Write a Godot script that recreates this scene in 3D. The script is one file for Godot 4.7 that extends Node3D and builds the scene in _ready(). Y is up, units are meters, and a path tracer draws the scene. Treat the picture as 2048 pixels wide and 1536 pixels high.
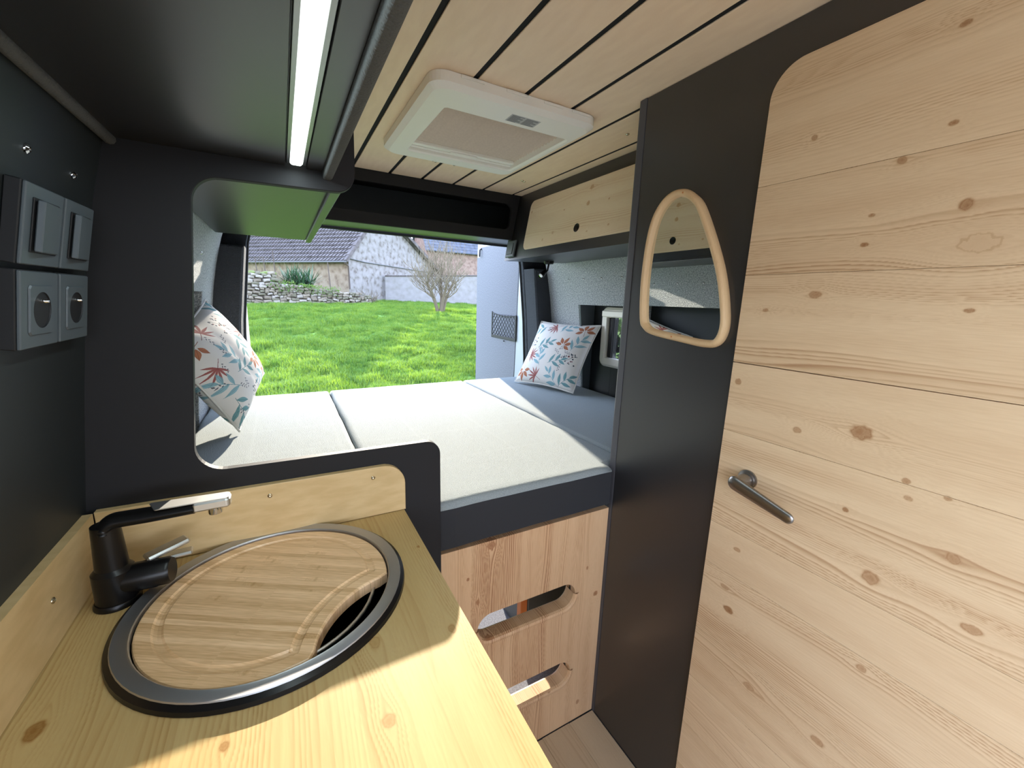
extends Node3D
# A camper van seen from the kitchen towards the open rear doors. y up, metres, van floor at y = 0.

var M := {}
var taken := {}
var shear := 0.0
var rng := RandomNumberGenerator.new()

# ---------------------------------------------------------------- helpers: nodes
func numbered(n: String) -> String:
	if not taken.has(n):
		taken[n] = 0
		return n
	taken[n] += 1
	return "%s_%03d" % [n, taken[n]]

func thing(called: String, label: String, category: String, at := Vector3.ZERO, group := "", kind := "") -> Node3D:
	var o := Node3D.new()
	o.name = numbered(called)
	add_child(o)
	o.position = at
	tag(o, label, category, group, kind)
	return o

func tag(o: Node, label: String, category: String, group := "", kind := "") -> void:
	if label: o.set_meta("label", label)
	if category: o.set_meta("category", category)
	if group: o.set_meta("group", group)
	if kind: o.set_meta("kind", kind)

# commits a SurfaceTool (world coordinates) as a named mesh under parent
func obj(called: String, st: SurfaceTool, mat: Material, parent: Node3D = null, local := false, smooth_n := true) -> MeshInstance3D:
	var o := MeshInstance3D.new()
	if smooth_n:
		st.generate_normals()
	o.mesh = st.commit()
	o.material_override = mat
	if parent == null:
		o.name = numbered(called)
		add_child(o)
	else:
		o.name = called
		parent.add_child(o, true)
		if not local:
			var p := Vector3.ZERO
			var q: Node = parent
			while q != self:
				p += (q as Node3D).position
				q = q.get_parent()
			o.position = -p
	return o

# ---------------------------------------------------------------- helpers: shapes
func S() -> SurfaceTool:
	var st := SurfaceTool.new()
	st.begin(Mesh.PRIMITIVE_TRIANGLES)
	st.set_smooth_group(-1)
	return st

func uvof(p: Vector3, n: Vector3) -> Vector2:
	var a := n.abs()
	if a.y >= a.x and a.y >= a.z: return Vector2(p.x, p.z)
	if a.x >= a.z: return Vector2(p.z, p.y)
	return Vector2(p.x, p.y)

# a triangle whose outward side is told by the hint
func tri(st: SurfaceTool, a: Vector3, b: Vector3, c: Vector3, hint: Vector3) -> void:
	var n := (b - a).cross(c - a)
	if n.length_squared() < 1e-18: return
	var f := n.normalized()
	if n.dot(hint) < 0:
		var t := b
		b = c
		c = t
	for v: Vector3 in [a, c, b]:
		st.set_uv(uvof(v, f))
		st.add_vertex(v)

func quad(st: SurfaceTool, a: Vector3, b: Vector3, c: Vector3, d: Vector3, hint: Vector3) -> void:
	tri(st, a, b, c, hint)
	tri(st, a, c, d, hint)

# chamfered box
func bb(st: SurfaceTool, lo: Vector3, hi: Vector3, b := 0.001, xf := Transform3D()) -> void:
	var c := (lo + hi) / 2
	var h := (hi - lo) / 2
	b = minf(b, minf(h.x, minf(h.y, h.z)) * 0.9)
	var P := func(s: Vector3, k: int) -> Vector3:
		var v := Vector3.ZERO
		for i in 3:
			v[i] = s[i] * (h[i] if i == k else h[i] - b)
		return xf * (c + v)
	var cc := xf * c
	for k in 3:
		var u := (k + 1) % 3
		var w := (k + 2) % 3
		for s in [-1.0, 1.0]:
			var q := []
			for e in [[-1, -1], [1, -1], [1, 1], [-1, 1]]:
				var sg := Vector3.ZERO
				sg[k] = s
				sg[u] = e[0]
				sg[w] = e[1]
				q.append(P.call(sg, k))
			quad(st, q[0], q[1], q[2], q[3], (q[0] + q[2]) / 2 - cc)
	if b <= 0.0: return
	for k in 3:
		var u := (k + 1) % 3
		var w := (k + 2) % 3
		for a in [-1.0, 1.0]:
			for e in [-1.0, 1.0]:
				var s0 := Vector3.ZERO
				s0[u] = a
				s0[w] = e
				var s1 := s0
				s0[k] = -1
				s1[k] = 1
				var p0: Vector3 = P.call(s0, u)
				var p1: Vector3 = P.call(s1, u)
				var p2: Vector3 = P.call(s1, w)
				var p3: Vector3 = P.call(s0, w)
				quad(st, p0, p1, p2, p3, (p0 + p2) / 2 - cc)
	for x in [-1.0, 1.0]:
		for y in [-1.0, 1.0]:
			for z in [-1.0, 1.0]:
				var s := Vector3(x, y, z)
				var p: Vector3 = P.call(s, 0)
				tri(st, p, P.call(s, 1), P.call(s, 2), p - cc)

func box(called: String, lo: Vector3, hi: Vector3, mat: Material, parent: Node3D = null, b := 0.001) -> MeshInstance3D:
	var st := S()
	bb(st, lo, hi, b)
	return obj(called, st, mat, parent)

# polygon with rounded corners: [x, y, radius] each
func rp(pts: Array, seg := 8) -> PackedVector2Array:
	var out := PackedVector2Array()
	var n := pts.size()
	for i in n:
		var p := Vector2(pts[i][0], pts[i][1])
		var r: float = pts[i][2] if pts[i].size() > 2 else 0.0
		if r <= 0.0:
			out.append(p)
			continue
		var a := (Vector2(pts[(i + n - 1) % n][0], pts[(i + n - 1) % n][1]) - p)
		var b := (Vector2(pts[(i + 1) % n][0], pts[(i + 1) % n][1]) - p)
		var ua := a.normalized()
		var ub := b.normalized()
		var half := acos(clampf(ua.dot(ub), -1, 1)) / 2
		var t := r / tan(half)
		var t0 := p + ua * t
		var t1 := p + ub * t
		var cen := p + (ua + ub).normalized() * (r / sin(half))
		var a0 := (t0 - cen).angle()
		var da := wrapf((t1 - cen).angle() - a0, -PI, PI)
		for k in seg + 1:
			out.append(cen + Vector2.from_angle(a0 + da * k / seg) * r)
	return out

func area2(p: PackedVector2Array) -> float:
	var s := 0.0
	for i in p.size():
		s += p[i].cross(p[(i + 1) % p.size()])
	return s / 2

func inset(p: PackedVector2Array, d: float) -> PackedVector2Array:
	var out := PackedVector2Array()
	var sg := 1.0 if area2(p) > 0 else -1.0
	var n := p.size()
	for i in n:
		var e0 := (p[i] - p[(i + n - 1) % n]).normalized()
		var e1 := (p[(i + 1) % n] - p[i]).normalized()
		var n0 := Vector2(-e0.y, e0.x) * sg
		var n1 := Vector2(-e1.y, e1.x) * sg
		var m := n0 + n1
		var l := m.length_squared()
		out.append(p[i] + (m * (2.0 * d / l) if l > 0.2 else n0 * d))
	return out

func lift(axis: int, q: Vector2, h: float) -> Vector3:
	if axis == 0: return Vector3(h + shear * (q.y - 1.569), q.y, q.x)   # (z, y)
	if axis == 1: return Vector3(q.x, h, q.y)   # (x, z)
	return Vector3(q.x, q.y, h)                 # (x, y)

# extruded polygon with chamfered rims
func ext(st: SurfaceTool, poly: PackedVector2Array, axis: int, lo: float, hi: float, b := 0.0) -> void:
	var ax := Vector3.ZERO
	ax[axis] = 1
	var cap := inset(poly, b) if b > 0 else poly
	var idx := Geometry2D.triangulate_polygon(cap)
	for i in range(0, idx.size(), 3):
		tri(st, lift(axis, cap[idx[i]], hi), lift(axis, cap[idx[i + 1]], hi), lift(axis, cap[idx[i + 2]], hi), ax)
		tri(st, lift(axis, cap[idx[i]], lo), lift(axis, cap[idx[i + 1]], lo), lift(axis, cap[idx[i + 2]], lo), -ax)
	var sg := 1.0 if area2(poly) > 0 else -1.0
	var n := poly.size()
	for i in n:
		var j := (i + 1) % n
		var e := poly[j] - poly[i]
		var o2 := Vector2(e.y, -e.x) * sg
		var out3 := lift(axis, o2, 0)
		quad(st, lift(axis, poly[i], lo + b), lift(axis, poly[j], lo + b), lift(axis, poly[j], hi - b), lift(axis, poly[i], hi - b), out3)
		if b > 0:
			quad(st, lift(axis, poly[i], hi - b), lift(axis, poly[j], hi - b), lift(axis, cap[j], hi), lift(axis, cap[i], hi), out3.normalized() + ax)
			quad(st, lift(axis, poly[i], lo + b), lift(axis, poly[j], lo + b), lift(axis, cap[j], lo), lift(axis, cap[i], lo), out3.normalized() - ax)

# ring between two polygons of equal length (a frame)
func ring(st: SurfaceTool, a: PackedVector2Array, ha: float, b: PackedVector2Array, hb: float, axis: int, hint: Vector3, centre := Vector2.INF) -> void:
	var n := a.size()
	for i in n:
		var j := (i + 1) % n
		var h := hint
		if centre != Vector2.INF:
			var m := (a[i] + a[j]) / 2 - centre
			h = lift(axis, m, 0) * hint.x
		quad(st, lift(axis, a[i], ha), lift(axis, a[j], ha), lift(axis, b[j], hb), lift(axis, b[i], hb), h)

# surface of revolution round the y axis of xf; profile of (radius, height)
func lathe(st: SurfaceTool, prof: Array, xf: Transform3D, seg := 24) -> void:
	var g := 0
	st.set_smooth_group(g)
	for i in prof.size() - 1:
		var p: Vector2 = prof[i]
		var q: Vector2 = prof[i + 1]
		if i > 0 and (q - p).normalized().dot((p - prof[i - 1]).normalized()) < 0.8:
			g += 1
			st.set_smooth_group(g)
		var d := q - p
		for k in seg:
			var a0 := TAU * k / seg
			var a1 := TAU * (k + 1) / seg
			var am := (a0 + a1) / 2
			var hint := xf.basis * Vector3(d.y * cos(am), -d.x, d.y * sin(am))
			quad(st, xf * Vector3(p.x * cos(a0), p.y, p.x * sin(a0)), xf * Vector3(p.x * cos(a1), p.y, p.x * sin(a1)), xf * Vector3(q.x * cos(a1), q.y, q.x * sin(a1)), xf * Vector3(q.x * cos(a0), q.y, q.x * sin(a0)), hint)
	st.set_smooth_group(-1)

func aim(at: Vector3, dir: Vector3) -> Transform3D:
	var y := dir.normalized()
	var x := y.cross(Vector3(0.31, 0.2, 0.93)).normalized()
	return Transform3D(Basis(x, y, x.cross(y)), at)

func tube(st: SurfaceTool, path: Array, radii: Array, seg := 8, closed := false, flat := 1.0, flat_dir := Vector3.ZERO) -> void:
	var n := path.size()
	var rings := []
	var u := Vector3.ZERO
	for i in n:
		var a: Vector3 = path[(i - 1 + n) % n] if closed else path[maxi(i - 1, 0)]
		var b: Vector3 = path[(i + 1) % n] if closed else path[mini(i + 1, n - 1)]
		var t := (b - a).normalized()
		if flat_dir != Vector3.ZERO:
			u = flat_dir
		elif u == Vector3.ZERO:
			u = Vector3.UP if absf(t.y) < 0.9 else Vector3.RIGHT
		u = (u - t * u.dot(t)).normalized()
		var w := t.cross(u)
		var r: float = radii[i] if i < radii.size() else radii[-1]
		var rg := []
		for k in seg:
			var an := TAU * k / seg
			rg.append((path[i] as Vector3) + (u * cos(an) * flat + w * sin(an)) * r)
		rings.append(rg)
	st.set_smooth_group(0)
	for i in (n if closed else n - 1):
		var j := (i + 1) % n
		var m: Vector3 = ((path[i] as Vector3) + (path[j] as Vector3)) / 2
		for k in seg:
			var l := (k + 1) % seg
			quad(st, rings[i][k], rings[i][l], rings[j][l], rings[j][k], ((rings[i][k] as Vector3) + (rings[j][l] as Vector3)) / 2 - m)
	if not closed:
		st.set_smooth_group(-1)
		for e in [0, n - 1]:
			var t: Vector3 = (path[0] - path[1]) if e == 0 else (path[n - 1] - path[n - 2])
			for k in range(1, seg - 1):
				tri(st, rings[e][0], rings[e][k], rings[e][k + 1], t)
	st.set_smooth_group(-1)

func screw(parent: Node3D, at: Vector3, dir: Vector3, r := 0.004, m := "screw") -> void:
	var st := S()
	lathe(st, [Vector2(r, 0), Vector2(r * 0.95, r * 0.25), Vector2(r * 0.5, r * 0.55), Vector2(r * 0.45, r * 0.2), Vector2(0.00001, r * 0.1)], aim(at, dir), 10)
	obj("screw", st, M[m], parent)

# ---------------------------------------------------------------- helpers: materials and textures
func mat(called: String, c: Color, rough := 0.6, metal := 0.0, spec := 0.5) -> StandardMaterial3D:
	var m := StandardMaterial3D.new()
	m.resource_name = called
	m.albedo_color = c
	m.roughness = rough
	m.metallic = metal
	m.metallic_specular = spec
	M[called] = m
	return m

func ntex(size: int, freq: float, type: int, ramp: Array, seed_ := 1, oct := 3, normal := 0.0) -> NoiseTexture2D:
	var n := FastNoiseLite.new()
	n.noise_type = type
	n.frequency = freq
	n.seed = seed_
	n.fractal_octaves = oct
	var t := NoiseTexture2D.new()
	t.width = size
	t.height = size
	t.seamless = true
	t.noise = n
	if normal > 0:
		t.as_normal_map = true
		t.bump_strength = normal
	elif ramp.size():
		var g := Gradient.new()
		g.offsets = PackedFloat32Array(ramp[0])
		g.colors = PackedColorArray(ramp[1])
		t.color_ramp = g
	return t

func triplanar(m: StandardMaterial3D, per_metre: float) -> void:
	m.uv1_triplanar = true
	m.uv1_scale = Vector3.ONE * per_metre

# softwood board: u along the grain, v across, in metres. knots: [u, v, radius, darkness]. Returns a texture of w x h pixels, rect = (u0, v0, u1, v1)
func pine(w: int, h: int, rect: Rect2, seed_: int, knots: Array, bounds: Array, grain_down := false, light := Color(0.9, 0.79, 0.62), dark := Color(0.68, 0.49, 0.3), amp := 0.62, freq := 150.0, strong := {}) -> ImageTexture:
	var n1 := FastNoiseLite.new()
	n1.seed = seed_
	n1.frequency = 1.0
	n1.fractal_octaves = 2
	var n2 := FastNoiseLite.new()
	n2.seed = seed_ + 7
	n2.frequency = 1.0
	n2.fractal_type = FastNoiseLite.FRACTAL_NONE
	var data := PackedByteArray()
	data.resize(w * h * 3)
	var r := RandomNumberGenerator.new()
	r.seed = seed_
	var offs := []
	var tones := []
	var amps := []
	for i in bounds.size() + 1:
		offs.append(r.randf_range(-9, 9))
		tones.append(r.randf_range(-0.035, 0.035))
		amps.append(r.randf_range(0.55, 1.25))
	for k in strong:
		amps[k] = strong[k]
	var nu := h if grain_down else w
	var nv := w if grain_down else h
	for b in nv:
		var v0 := rect.position.y + rect.size.y * (b + 0.5) / nv
		var pk := 0
		while pk < bounds.size() and v0 > bounds[pk]:
			pk += 1
		var off: float = offs[pk]
		var kn := []
		for k in knots:
			if absf(k[1] - v0) < k[2] * 9: kn.append(k)
		for a in nu:
			var u := rect.position.x + rect.size.x * (a + 0.5) / nu
			var v := v0
			var kd := 9.0
			var kdark := 0.0
			for k in kn:
				var kr: float = k[2] * 0.75
				var du: float = (u - k[0]) / kr
				var dv: float = (v0 - k[1]) / kr
				var f := exp(-du * du * 0.06 - dv * dv * 0.1)
				if f > 0.02:
					v -= kr * 1.5 * f * dv / (0.6 + absf(dv))
				var dd := du * du * 0.75 + dv * dv * (1.5 + 0.8 * sin(k[0] * 91.0)) + 0.35 * n2.get_noise_2d(u * 90.0, v0 * 90.0)
				dd = maxf(dd, 0.0)
				if dd < 2.2 and dd < kd:
					kd = dd
					kdark = k[3]
			var n := n1.get_noise_2d(u * 1.3 + off, v * 5.0 + off * 3.0)
			var vv := v + 0.010 * n
			var p := vv * freq + 3.2 * n1.get_noise_2d(off * 5.0, vv * 13.0) + n * 1.2
			var fr := p - floorf(p)
			var line := fr * fr * fr * (1.0 if fr < 0.9 else (1.0 - fr) * 10.0)
			var am := n1.get_noise_2d(vv * 16.0 + off, u * 0.7 + 3.0) * 1.25 + 0.42
			var d: float = clampf(am, 0.1, 1.0) * line * amp * amps[pk]
			d += 0.05 * n2.get_noise_2d(u * 26.0, v * 900.0) + 0.07 * n2.get_noise_2d(u * 2.2 + off, v * 20.0) + tones[pk]
			if kd < 2.2:
				var q := sqrt(kd)
				var kk := clampf((1.25 - q) * 3.0, 0, 1)
				d = lerpf(d + kdark * 0.3 * clampf(1.48 - q, 0, 1), kdark * (1.05 - 0.35 * q + 0.12 * n2.get_noise_2d(u * 400.0, v0 * 400.0)) + (0.2 if q > 0.8 and q < 1.0 else 0.0), kk)
			d = clampf(d, -0.12, 1.3)
			var i := ((a * w + b) if grain_down else (b * w + a)) * 3
			data[i] = clampi(int(255.0 * (light.r + (dark.r - light.r) * d)), 0, 255)
			data[i + 1] = clampi(int(255.0 * (light.g + (dark.g - light.g) * d)), 0, 255)
			data[i + 2] = clampi(int(255.0 * (light.b + (dark.b - light.b) * d)), 0, 255)
	return ImageTexture.create_from_image(Image.create_from_data(w, h, false, Image.FORMAT_RGB8, data))

func woodmat(called: String, t: Texture2D, u0: float, u1: float, v0: float, v1: float, rough := 0.5) -> StandardMaterial3D:
	var m := mat(called, Color.WHITE, rough)
	m.albedo_texture = t
	m.uv1_scale = Vector3(1.0 / (u1 - u0), 1.0 / (v1 - v0), 1)
	m.uv1_offset = Vector3(-u0 / (u1 - u0), -v0 / (v1 - v0), 0)
	return m

func leaf(im: Image, c: Vector2, ang: float, ln: float, wd: float, col: Color, rib: Color) -> void:
	var d := Vector2.from_angle(ang)
	var pn := Vector2(-d.y, d.x)
	var m := c + d * ln / 2
	for y in range(maxi(0, int(m.y - ln / 2 - wd)), mini(im.get_height(), int(m.y + ln / 2 + wd) + 1)):
		for x in range(maxi(0, int(m.x - ln / 2 - wd)), mini(im.get_width(), int(m.x + ln / 2 + wd) + 1)):
			var q := Vector2(x, y) - c
			var t := q.dot(d) / ln
			if t < 0 or t > 1: continue
			var s := q.dot(pn)
			var hw := wd * pow(sin(PI * pow(t, 0.85)), 1.15)
			if absf(s) < hw:
				var k := absf(s) / maxf(hw, 0.01)
				var cc := col.lerp(rib, 0.55 * k if s > 0 else 0.15 * k)
				if absf(s) < 0.9: cc = rib
				im.set_pixel(x, y, im.get_pixel(x, y).lerp(cc, 0.88))

func stroke(im: Image, a: Vector2, b: Vector2, w: float, col: Color) -> void:
	var n := int(a.distance_to(b) * 1.5) + 1
	for i in n + 1:
		var p := a.lerp(b, float(i) / n)
		for y in range(int(p.y - w), int(p.y + w) + 1):
			for x in range(int(p.x - w), int(p.x + w) + 1):
				if x >= 0 and y >= 0 and x < im.get_width() and y < im.get_height() and Vector2(x, y).distance_to(p) <= w:
					im.set_pixel(x, y, col)

func dot(im: Image, p: Vector2, r: float, col: Color) -> void:
	for y in range(int(p.y - r), int(p.y + r) + 1):
		for x in range(int(p.x - r), int(p.x + r) + 1):
			if x >= 0 and y >= 0 and x < im.get_width() and y < im.get_height() and Vector2(x, y).distance_to(p) <= r:
				im.set_pixel(x, y, col)

# cotton print: leafy sprays in teal, rust and slate on off-white
func print_tex(seed_: int) -> ImageTexture:
	var im := Image.create(512, 512, false, Image.FORMAT_RGB8)
	im.fill(Color(0.9, 0.885, 0.86))
	var r := RandomNumberGenerator.new()
	r.seed = seed_
	var teal := [Color(0.42, 0.62, 0.64), Color(0.27, 0.46, 0.49)]
	var pale := [Color(0.55, 0.72, 0.76), Color(0.36, 0.56, 0.62)]
	var rust := [Color(0.71, 0.42, 0.27), Color(0.5, 0.25, 0.17)]
	var rose := [Color(0.66, 0.36, 0.33), Color(0.48, 0.2, 0.2)]
	var slate := Color(0.2, 0.26, 0.3)
	# fine sprigs
	for i in 16:
		var p := Vector2(r.randf_range(30, 480), r.randf_range(30, 480))
		var a := r.randf_range(0, TAU)
		for k in 6:
			var q := p + Vector2.from_angle(a) * k * 9
			leaf(im, q, a + (0.8 if k % 2 else -0.8), 14, 2.6, Color(0.45, 0.4, 0.42), slate)
	# sprays on a loose grid
	var kinds := [0, 4, 1, 3, 2, 0, 3, 1, 4, 1, 0, 2, 3, 4, 1, 0]
	for n in 16:
		var p := Vector2(64 + (n % 4) * 128 + r.randf_range(-22, 22), 64 + (n / 4) * 128 + r.randf_range(-22, 22))
		var a := r.randf_range(0, TAU)
		var d := Vector2.from_angle(a)
		match int(kinds[n]):
			0, 1:
				var c: Array = teal if kinds[n] == 0 else pale
				p -= d * 62
				stroke(im, p, p + d * 112, 1.0, c[1])
				for k in 4:
					leaf(im, p + d * (12 + k * 27), a + (0.8 if k % 2 else -0.8), 82 - k * 7, 11, c[0], c[1])
				leaf(im, p + d * 108, a, 58, 9, c[0], c[1])
			2:
				for k in 20:
					dot(im, p + Vector2(r.randf_range(-46, 46), r.randf_range(-40, 40)), r.randf_range(3, 6), slate if k % 4 else rose[1])
				stroke(im, p - d * 45, p + d * 45, 1.0, slate)
			3:
				stroke(im, p - d * 40, p + d * 30, 1.0, rust[1])
				for k in 5:
					var an := a + (k - 2) * 0.85
					leaf(im, p + Vector2.from_angle(an) * 12, an, 66 - absf(k - 2) * 6, 13, rust[0], rust[1])
			4:
				for k in 7:
					leaf(im, p, a + (k - 3) * 0.48, 84 - absf(k - 3) * 7, 5.5, rose[0], rose[1])
				stroke(im, p, p - d * 46, 1.2, rose[1])
	return ImageTexture.create_from_image(im)

func xl(y: float) -> float:   # the van's side wall leans in with height
	var ys := [0.0, 0.6, 0.9, 1.03, 1.2, 1.39, 1.5, 1.59, 1.7, 1.8, 1.9]
	var xs := [-0.315, -0.308, -0.298, -0.286, -0.266, -0.240, -0.218, -0.195, -0.155, -0.10, -0.02]
	for i in ys.size() - 1:
		if y <= ys[i + 1]:
			return lerpf(xs[i], xs[i + 1], (y - ys[i]) / (ys[i + 1] - ys[i]))
	return xs[-1]

func xr(y: float) -> float:
	return 1.2 - xl(y)

func ground_y(x: float, z: float) -> float:
	var d := -z
	var y := -0.62
	if d > 3.0: y += 0.0995 * minf(d - 3.0, 14.0)
	if d > 17.0: y += 0.035 * minf(d - 17.0, 12.0)
	return y + bumps.get_noise_2d(x, z) * 0.09 * clampf((d - 2.5) * 0.4, 0, 1)

var bumps := FastNoiseLite.new()

func _ready() -> void:
	rng.seed = 11
	bumps.seed = 5
	bumps.frequency = 0.6
	# camera
	var cam := Camera3D.new()
	cam.name = "camera"
	cam.fov = rad_to_deg(2.0 * atan(768.0 / 816.2))
	cam.near = 0.02
	cam.far = 400.0
	cam.transform = Transform3D(Basis(Vector3(0.87422, 0.03229, 0.48446), Vector3(0.06908, 0.97936, -0.18993), Vector3(-0.48059, 0.19951, 0.85395)).orthonormalized(), Vector3(0, 1.369, 0))
	add_child(cam)
	cam.current = true
	# sky and exposure
	var sky_mat := ProceduralSkyMaterial.new()
	sky_mat.sky_top_color = Color(0.66, 0.74, 0.885)
	sky_mat.sky_horizon_color = Color(0.92, 0.94, 0.97)
	sky_mat.ground_bottom_color = Color(0.3, 0.34, 0.24)
	sky_mat.ground_horizon_color = Color(0.45, 0.47, 0.42)
	sky_mat.sky_curve = 0.2
	sky_mat.sky_energy_multiplier = 2.0
	sky_mat.ground_energy_multiplier = 1.0
	var sky := Sky.new()
	sky.sky_material = sky_mat
	var env := Environment.new()
	env.background_mode = Environment.BG_SKY
	env.sky = sky
	env.tonemap_mode = Environment.TONE_MAPPER_LINEAR
	env.tonemap_exposure = 2.0
	env.sdfgi_enabled = true
	env.ssao_enabled = true
	env.ssil_enabled = true
	var we := WorldEnvironment.new()
	we.name = "environment"
	we.environment = env
	add_child(we)
	# low winter sun behind the houses, shining in through the rear doors
	var sun := DirectionalLight3D.new()
	sun.name = "sun"
	sun.light_energy = 2.35
	sun.light_color = Color(1.0, 0.955, 0.88)
	sun.light_angular_distance = 0.6
	sun.shadow_enabled = true
	sun.sky_mode = DirectionalLight3D.SKY_MODE_LIGHT_ONLY
	add_child(sun)
	sun.look_at_from_position(Vector3.ZERO, Vector3(-0.25, -0.365, 1.0))
	materials()
	shell()
	kitchen()
	bed()
	aisle()
	rear()
	small()
	outside()

func materials() -> void:
	mat("black", Color(0.15, 0.147, 0.152), 0.34, 0.0, 0.75)
	mat("black_matte", Color(0.15, 0.147, 0.152), 0.6, 0.0, 0.3)
	mat("black_wall", Color(0.14, 0.155, 0.158), 0.5)
	var cp := mat("carpet", Color(0.33, 0.335, 0.33), 0.95)
	mat("black_edge", Color(0.3, 0.3, 0.32), 0.45)
	mat("dark_void", Color(0.05, 0.05, 0.055), 0.9)
	mat("steel", Color(0.62, 0.62, 0.61), 0.3, 1.0)
	mat("screw", Color(0.8, 0.76, 0.66), 0.25, 1.0)
	mat("chrome", Color(0.86, 0.86, 0.86), 0.06, 1.0)
	mat("satin", Color(0.6, 0.585, 0.57), 0.33, 1.0)
	mat("brushed", Color(0.82, 0.82, 0.81), 0.4, 1.0)
	mat("rim_steel", Color(0.72, 0.72, 0.725), 0.45, 1.0)
	mat("gloss_black", Color(0.06, 0.055, 0.055), 0.3, 0.0, 0.4)
	mat("plastic", Color(0.33, 0.36, 0.38), 0.42)
	mat("rubber", Color(0.1, 0.1, 0.11), 0.6)
	mat("cream", Color(0.95, 0.93, 0.88), 0.4)
	mat("white_paint", Color(0.72, 0.735, 0.76), 0.35)
	mat("white_piping", Color(0.86, 0.85, 0.82), 0.8)
	mat("sticker", Color(0.72, 0.71, 0.7), 0.6)
	mat("sticker_ink", Color(0.42, 0.42, 0.42), 0.7)
	var mi := mat("mirror", Color(0.9, 0.91, 0.9), 0.01, 1.0)
	mi.metallic_specular = 0.5
	var gl := mat("tinted_glass", Color(0.12, 0.13, 0.12, 0.45), 0.05)
	gl.transparency = BaseMaterial3D.TRANSPARENCY_ALPHA
	var ld := mat("led", Color(0.95, 0.97, 1.0), 0.5)
	ld.emission_enabled = true
	ld.emission = Color(0.93, 1.0, 0.97)
	ld.emission_energy_multiplier = 2.2
	# felt lining
	var felt_n := ntex(512, 0.09, FastNoiseLite.TYPE_SIMPLEX, [], 3, 3, 6.0)
	var f := mat("felt", Color(0.98, 0.98, 0.98), 0.95)
	f.albedo_texture = ntex(512, 0.055, FastNoiseLite.TYPE_SIMPLEX, [[0.25, 0.5, 0.75], [Color(0.56, 0.58, 0.59), Color(0.68, 0.695, 0.70), Color(0.78, 0.79, 0.79)]], 4, 4)
	f.normal_enabled = true
	f.normal_texture = felt_n
	f.normal_scale = 0.6
	triplanar(f, 3.5)
	var f2 := mat("light_felt", Color(0.96, 0.97, 1.0), 0.95)
	f2.albedo_texture = ntex(512, 0.06, FastNoiseLite.TYPE_SIMPLEX, [[0.25, 0.75], [Color(0.46, 0.46, 0.475), Color(0.54, 0.54, 0.555)]], 9, 4)
	triplanar(f2, 3.5)
	var f3 := mat("dark_felt", Color(0.24, 0.25, 0.27), 0.95)
	f3.normal_enabled = true
	f3.normal_texture = felt_n
	triplanar(f3, 3.5)
	cp.normal_enabled = true
	cp.normal_texture = felt_n
	cp.normal_scale = 0.5
	triplanar(cp, 5.0)
	# mattress cloth
	var c := mat("cloth", Color(1, 1, 1), 0.9)
	c.albedo_texture = ntex(512, 0.12, FastNoiseLite.TYPE_SIMPLEX, [[0.2, 0.8], [Color(0.55, 0.585, 0.59), Color(0.625, 0.655, 0.655)]], 12, 4)
	c.normal_enabled = true
	c.normal_texture = ntex(512, 0.2, FastNoiseLite.TYPE_SIMPLEX, [], 8, 2, 5.0)
	c.normal_scale = 0.5
	triplanar(c, 4.0)
	mat("dark_cloth", Color(0.16, 0.165, 0.18), 0.85)
	# ply and pine
	var ply := mat("ply", Color(1, 1, 1), 0.5)
	ply.albedo_texture = ntex(512, 0.02, FastNoiseLite.TYPE_SIMPLEX, [[0.2, 0.8], [Color(0.93, 0.82, 0.69), Color(0.95, 0.845, 0.715)]], 21, 5)
	ply.uv1_scale = Vector3(3.0, 0.7, 1)
	var blind := mat("blind", Color(1, 1, 1), 0.85)
	blind.albedo_texture = ntex(256, 0.08, FastNoiseLite.TYPE_SIMPLEX, [[0.2, 0.8], [Color(0.8, 0.735, 0.66), Color(0.83, 0.765, 0.69)]], 31, 3)
	triplanar(blind, 4.0)
	# door: u = z (-0.53 .. 0.13), v = y (0 .. 1.81)
	var dk := [[-0.264, 1.753, 0.007, 0.8], [-0.254, 1.629, 0.006, 0.8], [-0.303, 1.594, 0.007, 0.7], [-0.431, 1.663, 0.005, 0.6], [-0.222, 1.518, 0.008, 0.8], [-0.327, 1.52, 0.005, 0.7], [-0.329, 1.476, 0.006, 0.9], [-0.2, 1.466, 0.024, 0.16], [-0.387, 1.397, 0.011, 0.7], [-0.469, 1.367, 0.006, 0.7], [-0.194, 1.376, 0.006, 0.8], [-0.503, 1.218, 0.007, 0.7], [-0.378, 1.149, 0.008, 0.55], [-0.283, 1.173, 0.016, 0.75], [-0.282, 1.034, 0.005, 0.9], [-0.216, 1.115, 0.006, 0.6], [-0.209, 1.089, 0.006, 0.5], [-0.168, 1.108, 0.005, 0.6], [-0.148, 1.023, 0.009, 0.65], [-0.23, 0.935, 0.013, 0.6], [-0.45, 0.707, 0.012, 0.95], [-0.466, 0.754, 0.01, 0.5], [-0.452, 0.856, 0.008, 0.6], [-0.113, 0.931, 0.012, 0.6], [-0.383, 0.567, 0.013, 0.5], [-0.251, 0.573, 0.013, 0.55], [-0.216, 0.77, 0.008, 0.5], [0.03, 1.3, 0.012, 0.6], [0.05, 1.62, 0.01, 0.6]]
	var db := [0.2, 0.33, 0.47, 0.61, 0.79, 0.892, 1.11, 1.258, 1.435, 1.6]
	woodmat("door_pine", pine(660, 1400, Rect2(-0.53, 1.81, 0.66, -1.81), 41, dk, db, false, Color(0.845, 0.735, 0.59), Color(0.57, 0.4, 0.255), 0.62, 190.0, {9: 1.9, 8: 1.3, 6: 1.2, 4: 1.5}), -0.53, 0.13, 1.81, 0.0, 0.5)
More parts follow.
